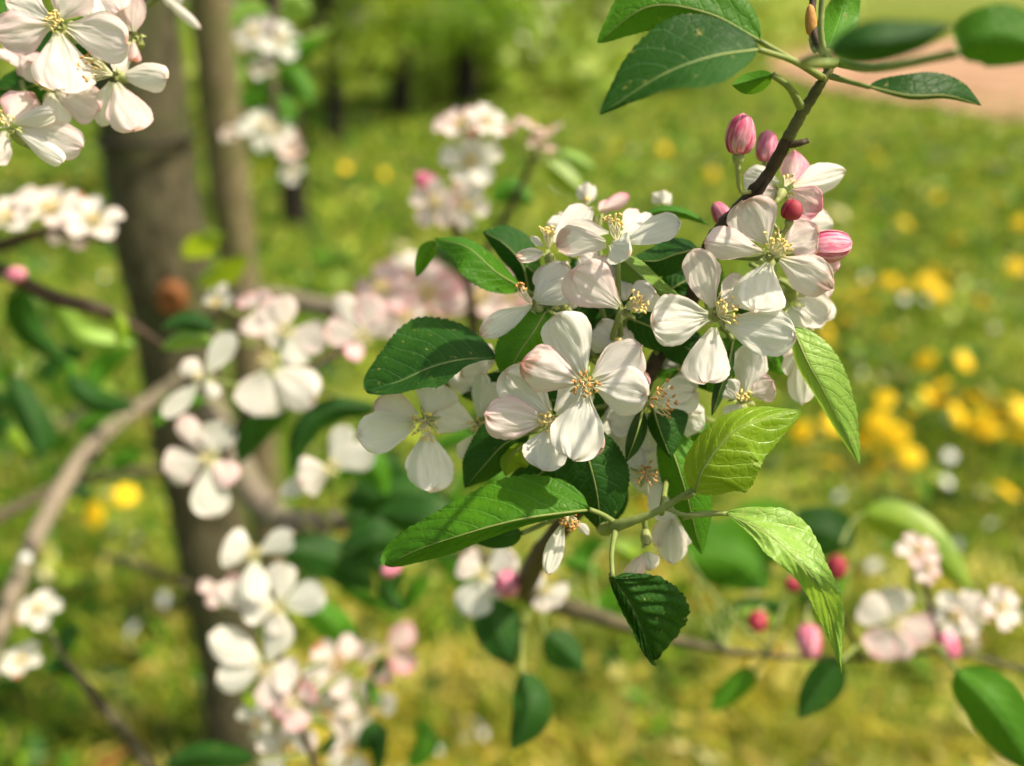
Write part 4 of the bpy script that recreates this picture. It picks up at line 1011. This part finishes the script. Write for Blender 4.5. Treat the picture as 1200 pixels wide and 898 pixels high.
# --- G
blossom(P, (620, 355, 1.2), [
    q((626, 351, 1.2), (662, 309, .9), 40, pink=.08, cup=.1, zl=.3, zr=-.2), q((622, 358, 1.1), (563, 393, .5), 24, pink=.0, zl=.3, zr=-.2, browned=.5),
    q((628, 354, 1.1), (672, 335, .8), 28, pink=.03)], face=(-.8, .5, .3), st=(12, 24, .22), node=(690, 420, 2.6), stax=(-.45, .85, .2), old=True, seplen=12)
# --- H
blossom(P, (736, 362, .8), [
    q((726, 359, .75), (671, 318, .1), 50, pink=.45, cup=.2), q((745, 366, .9), (768, 344, .5), 40, pink=.08, cup=.25, zr=.3),
    q((733, 352, 1.2), (728, 320, 1.6), 28, pink=.2)], face=(.35, .4, .8), st=(24, 24, .7), node=(733, 430, 2.6), stax=(.6, .35, .7), seplen=13)
# --- I, J and the pale petals behind the centre
b_(P, (722, 408, 1.9), [(692, 392, 30, .1, .2), (742, 388, 30, .3, .2), (706, 376, 26, .05, .3), (730, 425, 26, .1, .2)], st=(10, 18, .8), node=N1)
blossom(P, (763, 468, 1.1), [
    q((770, 470, 1.4), (814, 460, 1.7), 40, pink=.0), q((757, 462, 1.0), (748, 434, .5), 20, pink=1.6, browned=1.4, zl=.3),
    q((748, 484, 1.6), (712, 492, 2.0), 44, pink=.0), q((757, 484, 1.7), (760, 530, 2.1), 40, pink=.05)],
    face=(.75, .1, .5), st=(28, 30, .95), node=N1, stax=(.75, .0, .65), old=True, seplen=12)
b_(P, (757, 555, 2.0), [(728, 512, 40, .05, .3), (735, 560, 38, .1, .4), (782, 575, 36, .05, .4), (790, 610, 34, .1, 0), (770, 520, 34, .1, .4)], st=(16, 17, 1.0), old=True, node=N1)
b_(P, (800, 486, 2.4), [(824, 500, 36, .0, .2), (790, 450, 34, .0, .2), (812, 465, 34, .1, .2), (775, 500, 30, .1, .2)], st=None, node=N1, seplen=5)
b_(P, (700, 505, 2.6), [(726, 530, 46, .05, .2), (735, 500, 44, .05, .2), (690, 530, 40, .05, .2)], st=None, node=N1, seplen=5)
b_(P, (790, 598, 2.3), [(772, 640, 26, .4, .2), (800, 640, 32, .2, .2), (786, 660, 30, .1, 0)], st=None, node=(775, 602, .3), face=(0, -.8, .4), seplen=8)
b_(P, (758, 644, 1.6), [(735, 684, 20, .6, 0), (762, 668, 24, .1, .1)], st=None, node=(752, 608, .7), face=(0, -.8, .4), seplen=8)
# --- L and M on the left, a little farther
blossom(P, (499, 493, 2.0), [
    q((486, 497, 2.0), (420, 512, 1.7), 46, pink=.02, cup=.14), q((489, 488, 2.1), (440, 472, 1.9), 38, pink=.5, cup=.14),
    q((499, 483, 2.1), (517, 448, 1.9), 48, pink=.25, cup=.16), q((501, 506, 1.9), (504, 576, 1.6), 50, pink=.0, cup=.14)],
    st=(22, 26, 1.0), node=(575, 500, 4), stax=(-.15, -.35, 1), seplen=14)
blossom(P, (561, 500, 2.6), [
    q((555, 496, 2.5), (508, 484, 2.2), 38, pink=.1), q((562, 489, 2.6), (564, 438, 2.8), 20, pink=.0, zl=.3), q((566, 488, 2.6), (594, 453, 2.4), 34, pink=.05),
    q((556, 510, 2.6), (546, 540, 2.5), 28, pink=.15), q((568, 506, 2.6), (590, 530, 2.6), 30, pink=.1)], st=(12, 16, .9), node=(610, 500, 3.8), seplen=11)
b_(P, (585, 420, 3), [(540, 438, 30, .2, 0), (560, 415, 26, .3, .2)], st=None, node=(640, 440, 3.4), seplen=8)
b_(P, (522, 452, 3.6), [(560, 450, 26, .1, 0), (545, 430, 26, .3, .2)], st=None, node=(610, 470, 3.8), seplen=5)
# --- right hand cluster: Q pink from behind, P from below, O, N
blossom(P, (920, 219, 1.0), [
    q((926, 214, 1.1), (931, 177, 1.5), 30, pink=1.5, zl=.3, cup=.2), q((930, 219, 1.1), (990, 201, 1.5), 32, pink=.05, cup=.15),
    q((925, 224, 1.0), (960, 247, .9), 38, pink=1.5, cup=-.1), q((912, 216, 1.2), (872, 206, 1.5), 30, pink=.05, cup=.1), q((916, 224, 1.0), (884, 238, 1.1), 28, pink=.5, cup=.1)],
    face=(.5, .75, -.4), st=(10, 16, .5), node=(892, 250, 1.0), seplen=11, csize=.9)
blossom(P, (925, 350, 1.5), [
    q((933, 352, 1.6), (969, 373, 1.9), 36, pink=.15), q((925, 360, 1.6), (934, 392, 2.0), 36, pink=.05), q((914, 352, 1.6), (880, 350, 1.9), 40, pink=.1),
    q((928, 342, 1.7), (968, 320, 2.2), 34, pink=.15)], face=(.15, -.25, -.9), st=None, node=(850, 330, 2.2), seplen=16, csize=1.25)
b_(P, (940, 262, 2.2), [(976, 262, 26, .1, .2), (968, 250, 22, .2, .2), (950, 285, 26, .5, .2)], st=None, node=(890, 280, 1.5), seplen=6)
blossom(P, (871, 466, 1.3), [
    q((873, 460, 1.3), (881, 405, 1.2), 36, pink=.08, zl=.2, cup=.15), q((880, 462, 1.3), (906, 448, 1.1), 34, pink=.6, cup=.2), q((863, 468, 1.3), (848, 448, 1.2), 26, pink=.1),
    q((868, 474, 1.3), (856, 494, 1.4), 26, pink=.05)], face=(-.1, .3, .8), st=(10, 12, .7), node=(845, 400, 2.4), seplen=13)
b_(P, (936, 408, 2.2), [(941, 474, 27, .1, 0), (925, 440, 22, .2, .3)], st=None, node=(860, 380, 2.4), face=(0, -.8, .3), seplen=8)
b_(P, (958, 380, 2.8), [(972, 352, 24, .1, .2), (945, 372, 24, .2, .2)], st=None, node=(880, 350, 2.4), seplen=6)
b_(P, (870, 505, 5.5), [(855, 520, 26, .2, 0), (862, 545, 24, .3, 0)], st=None, node=(800, 480, 4), seplen=6)
# trumpet shaped fading flowers at the back of the top
b_(P, (688, 240, 5), [(678, 218, 12, .15, .2), (696, 217, 12, .15, .2), (687, 214, 12, .1, -.1)], st=(8, 10, .4), face=(0, 1, 0), stax=(0, 1, .1), node=(700, 330, 4), seplen=8)
b_(P, (776, 240, 5), [(765, 227, 13, .1, .2), (786, 227, 13, .1, .2), (776, 224, 12, .1, -.1)], st=None, face=(0, 1, 0), node=(770, 330, 4), seplen=8)
b_(P, (700, 248, 3.6), [(738, 229, 16, 1.1, .2), (715, 238, 14, .9, .3), (668, 252, 14, .2, .3)], st=None, face=(0, .9, .1), node=(715, 330, 3.4), seplen=6)
b_(P, (668, 268, 3.5), [(642, 262, 20, .2, 0), (655, 250, 18, .2, .3)], st=None, face=(0, .9, .1), node=(700, 340, 3.4), seplen=6)
# calyx left under the front leaf, one petal hanging
blossom(P, (667, 607, 1.5), [q((660, 612, 1.5), (642, 672, 1.2), 20, pink=.05, wave=.3), q((676, 612, 1.6), (690, 626, 1.8), 9, pink=.1)], face=(-.2, -.9, .4), st=(26, 15, 1.25), old=True, node=(712, 612, 2.0), seplen=9, stax=(-.1, -.8, .6), csize=1.2)
# petal piece stuck at the foot of the front flower
# buds
bud(P, (928, 246, .1), 13, (.1, .9, .35), .98, 'darkbud', node=(905, 262, .8)); bud(P, (868, 158, -1.0), 18, (.05, .95, .2), 1.38, 'bud', node=(880, 225, .4))
bud(P, (899, 172, 3), 13, (0, .95, .1), 1.5, 'bud', node=(890, 225, 1.4)); bud(P, (846, 252, 3), 11, (-.5, .7, .1), 1.6, 'bud', node=(855, 275, 1.6))
hb = bud(P, (973, 289, .9), 20, (1, .18, .1), 1.28, 'bud', node=(905, 305, 1.8)); hb['label'] = 'large half open pink bud pointing right at the right side of the cluster'
blossom(P, (951, 300, .8), [q((951, 306, 1.0), (958, 318, 1.0), 12, pink=.3), q((954, 300, 1.2), (982, 316, .9), 16, pink=.9, cup=.2)], face=(-.3, -.1, .9), st=(12, 15, .9), node=(905, 305, 1.8), stax=(-.6, -.1, .8), old=True, seplen=6)


# --- leaves of the main branch
leaf(P, [(580, 419, 1.5), (540, 421, 1.2), (504, 430, 1.1), (468, 446, 1.2), (428, 458, 1.6)], (8, 24, 12), (44, 62, 44), -1.3, 1.2, 'leaf_dark', node=(625, 430, 3.2), quilt=.4, wave=.2, prof=prof_blunt)
leaf(P, [(640, 364, 1.2), (626, 388, .8), (606, 418, .8), (592, 450, 1.2)], 26, 32, .5, .5, 'leaf_mid', node=(690, 410, 2.8), quilt=.5)
leaf(P, [(691, 597, .6), (627, 605, .3), (580, 615, .3), (533, 629, .5), (494, 642, .9), (450, 662, 1.5)], (9, 14, 24), (70, 54, 42, 36, 46), .5, .8, 'leaf_mid', node=(722, 614, 1.0), quilt=.85, wave=.26, prof=prof_blunt, label='large bright green leaf stretched to the left under the blossoms')
leaf(P, [(676, 500, 1.5), (690, 540, 1.3), (700, 580, 1.4), (704, 622, 1.8)], 44, 42, .4, .4, 'leaf_dark', node=(700, 490, 3.2))
leaf(P, [(753, 482, 1.0), (748, 502, .8), (742, 520, .9), (734, 541, 1.2)], 11, 11, .9, .9, 'leaf_dark', node=(752, 465, 2.8), quilt=.1)
leaf(P, [(766, 480, 1.3), (772, 500, 1.1), (786, 537, 1.2)], 34, 12, .5, .3, 'leaf_dark', node=(760, 460, 2.9))
leaf(P, [(778, 505, 1.8), (792, 540, 1.5), (806, 585, 1.5), (822, 650, 1.9)], 34, 22, .4, .4, 'leaf_mid', node=(765, 480, 3), quilt=.2)
leaf(P, [(814, 578, -.6), (826, 545, -1.0), (868, 500, -1.2), (940, 480, -.8)], 24, 58, 1.0, .5, 'leaf_lime', node=(800, 583, -.1), quilt=.55, label='glossy lime green leaf rising right of the cluster')
leaf(P, [(928, 384, 1.2), (946, 425, .9), (968, 465, 1.0), (1007, 545, 1.6)], 34, 12, .4, .7, 'leaf_young', node=(870, 360, 2.4), quilt=.5, label='pale green veined leaf hanging down at the right of the cluster')
leaf(P, [(852, 602, -.5), (905, 628, -1.1), (948, 672, -1.3), (972, 720, -1.2), (986, 790, -.6)], (22, 34, 22, 20, 14), (12, 24, 16, 14, 12), (.4, .9, -.5, .8), (.2, -.3, .8, .2), 'leaf_young', node=(800, 606, -.1), quilt=.6, wave=.25, label='twisted pale green leaf curling down at lower right')
leaf(P, [(718, 676, -.2), (738, 706, .2), (754, 740, .8), (766, 774, 1.5)], (46, 62, 44), 14, .3, .1, 'leaf_dark', node=(722, 618, .9), quilt=2.2, wave=.5, prof=prof_blunt, label='small crinkled dark green leaf hanging under the cluster')
leaf(P, [(612, 338, 2.8), (580, 318, 2.2), (548, 290, 2.2), (510, 280, 3.2)], 26, 12, -.2, .9, 'leaf_mid', node=(680, 380, 3.2), quilt=.12)
leaf(P, [(620, 345, 3.2), (612, 310, 2.8), (590, 285, 2.8), (566, 272, 3)], 16, 26, .2, .8, 'leaf_dark', node=(680, 380, 3.4), quilt=.12)
leaf(P, [(510, 282, 3.2), (500, 300, 3.4), (488, 325, 3.8)], 8, 12, .2, .2, 'leaf_mid', hi=False)
leaf(P, [(818, 292, 1.6), (792, 298, 1.4), (768, 306, 1.4), (740, 304, 1.6)], 22, 20, .4, .6, 'leaf_dark', node=(826, 304, 2), quilt=.2)
leaf(P, [(726, 300, 1.3), (745, 318, 1.1), (772, 340, 1.2), (806, 354, 1.6)], 14, 22, .4, .4, 'leaf_mid', node=(733, 330, 2.4), quilt=.3, flip=True)
leaf(P, [(752, 254, 2.8), (776, 248, 2.5), (800, 250, 2.5), (832, 264, 2.8)], 7, 7, .5, .5, 'leaf_mid', hi=False, node=(735, 275, 2.6)); 
leaf(P, [(735, 372, 2.0), (760, 382, 1.7), (785, 392, 1.8), (815, 398, 2.2)], 22, 26, .4, .4, 'leaf_dark', node=(730, 420, 2.8))
leaf(P, [(835, 300, 2.0), (840, 330, 2.2), (843, 360, 2.4)], 10, 10, .2, .2, 'leaf_mid', node=(828, 300, 1.9))
leaf(P, [(775, 395, 2.4), (800, 405, 2.4), (835, 428, 2.6)], 24, 24, .2, .2, 'leaf_dark', node=(770, 420, 3))
leaf(P, [(620, 508, 1.9), (592, 520, 1.6), (568, 545, 1.8), (545, 572, 2.2)], 20, 34, .5, .5, 'leaf_dark', node=(660, 500, 3))
leaf(P, [(620, 520, 2.0), (606, 528, 1.6), (596, 540, 1.6), (592, 558, 1.8)], 22, 12, .4, .3, 'leaf_lime', node=(655, 515, 3))
leaf(P, [(612, 625, 2.6), (590, 628, 2.4), (556, 636, 2.6)], 14, 12, .2, .2, 'leaf_dark', node=(660, 600, 3.6), hi=False)
leaf(P, [(859, 400, 1.0), (853, 430, .8), (843, 460, .9), (834, 488, 1.2)], 7, 9, .6, .6, 'leaf_dark', node=(846, 384, 1.6))
leaf(P, [(855, 395, 2.8), (850, 420, 2.6), (830, 460, 2.8)], 22, 22, .3, .3, 'leaf_mid', node=(840, 360, 2.6), hi=False)
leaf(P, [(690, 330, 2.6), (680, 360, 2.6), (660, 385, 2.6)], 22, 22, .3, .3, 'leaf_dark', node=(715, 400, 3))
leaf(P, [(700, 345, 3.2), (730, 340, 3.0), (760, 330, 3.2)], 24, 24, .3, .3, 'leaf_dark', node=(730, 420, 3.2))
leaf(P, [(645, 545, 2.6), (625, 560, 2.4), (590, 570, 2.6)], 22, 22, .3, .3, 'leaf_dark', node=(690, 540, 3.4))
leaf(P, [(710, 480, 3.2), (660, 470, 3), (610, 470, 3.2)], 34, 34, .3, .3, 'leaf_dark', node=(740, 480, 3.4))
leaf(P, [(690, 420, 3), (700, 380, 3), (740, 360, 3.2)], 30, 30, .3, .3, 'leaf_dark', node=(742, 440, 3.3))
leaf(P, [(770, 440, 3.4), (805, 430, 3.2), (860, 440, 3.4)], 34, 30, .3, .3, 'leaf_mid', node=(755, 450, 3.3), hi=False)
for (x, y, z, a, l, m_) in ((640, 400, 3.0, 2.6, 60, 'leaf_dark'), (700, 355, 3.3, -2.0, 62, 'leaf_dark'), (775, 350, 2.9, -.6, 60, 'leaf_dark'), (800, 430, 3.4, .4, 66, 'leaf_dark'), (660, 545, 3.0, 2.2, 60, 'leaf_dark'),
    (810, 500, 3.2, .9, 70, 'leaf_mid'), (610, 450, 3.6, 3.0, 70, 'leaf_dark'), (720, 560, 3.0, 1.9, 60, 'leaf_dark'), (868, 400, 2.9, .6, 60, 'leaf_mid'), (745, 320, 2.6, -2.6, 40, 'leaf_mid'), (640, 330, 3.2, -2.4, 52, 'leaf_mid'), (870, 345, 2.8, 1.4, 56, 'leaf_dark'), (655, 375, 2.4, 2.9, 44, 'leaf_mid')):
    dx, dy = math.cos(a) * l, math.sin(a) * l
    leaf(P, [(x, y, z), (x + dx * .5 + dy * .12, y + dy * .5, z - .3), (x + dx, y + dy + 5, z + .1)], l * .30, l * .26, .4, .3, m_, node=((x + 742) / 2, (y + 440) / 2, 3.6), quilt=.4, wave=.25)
b_(P, (600, 462, 3.6), [(575, 440, 30, .1, .1), (628, 448, 30, .2, .1), (592, 492, 32, .05, 0), (618, 486, 30, .1, .2)], st=(12, 16, .9), node=(700, 450, 3.8), seplen=8)
b_(P, (700, 318, 2.4), [(680, 300, 30, .2, .1), (722, 322, 30, .3, .1), (690, 345, 30, .05, 0), (708, 300, 26, .3, .2)], st=(10, 14, .8), node=(715, 400, 3.4), seplen=8)
b_(P, (668, 322, 2.8), [(650, 345, 34, .05, 0), (690, 338, 28, .2, 0), (652, 318, 26, .1, .2)], st=None, node=(700, 400, 3.4), seplen=8)
b_(P, (800, 430, 3.2), [(780, 412, 30, .1, .1), (822, 428, 32, .2, .1), (800, 462, 32, .05, 0)], st=(10, 14, .8), node=(760, 440, 3.6), seplen=8)
b_(P, (905, 392, 3.0), [(884, 412, 34, .1, 0), (920, 420, 30, .3, 0), (890, 378, 28, .1, .2)], st=None, node=(850, 350, 2.6), seplen=8)
b_(P, (950, 330, 2.8), [(968, 352, 28, .4, 0), (940, 356, 30, .1, 0), (972, 322, 24, .3, .2)], st=None, node=(880, 310, 2.2), seplen=8)
# shoot that carries the lower right leaves
mlimb([(712, 590, 3.9), (706, 618, 2.2), (722, 616, .9), (765, 602, .3), (797, 583, -.1), (812, 574, -.5)], [5, 8, 7, 4.2, 4, 3], 'stem', 'shoot'); mlimb([(782, 596, .1), (806, 604, -.2), (850, 602, -.4)], [3, 2.6, 2.6], 'stem', 'shoot')
# top leaves
leaf(P, [(888, 58, -2.6), (835, 66, -3.2), (775, 88, -3.3), (703, 134, -3.0)], (28, 30, 14), 48, (-1.1, -1.3, .2), 1.0, 'leaf_dark', node=nU, quilt=.15, label='dark green pointed leaf at the top with a pale folded edge')
leaf(P, [(890, 48, -2.0), (830, 16, -2.2), (760, 8, -2.2), (700, 50, -1.8)], 34, 40, .5, .5, 'leaf_mid', node=nU, quilt=.15)
leaf(P, [(905, 88, -1.4), (880, 95, -1.2), (858, 100, -1.2)], 16, 10, .3, .3, 'leaf_mid', node=(941, 130, -.6), hi=False)
leaf(P, [(1018, 102, -2.4), (1065, 112, -2.7), (1110, 112, -2.6), (1150, 124, -2.2)], 26, 5, .4, .5, 'leaf_dark', node=(975, 90, -1.0), quilt=.1)
leaf(P, [(968, 62, -8.5), (1010, 54, -9), (1060, 46, -9), (1118, 30, -8.8)], 26, 22, .4, .4, 'leaf_dark', node=(978, 74, -1.5), hi=False)
leaf(P, [(1122, 62, -7), (1160, 46, -7.2), (1240, 60, -7)], 40, 32, .4, .4, 'leaf_mid', node=(985, 74, -1.2), hi=False)
leaf(P, [(970, 60, 1), (985, 20, 2), (1000, -30, 2)], 22, 22, .3, .3, 'leaf_mid', node=(970, 80, -.5), hi=False)
bud(P, (950, 24, -.6), 7, (-.1, .9, .2), 2.6, 'anther_old', node=(955, 60, -.7), name='leaf_bud')
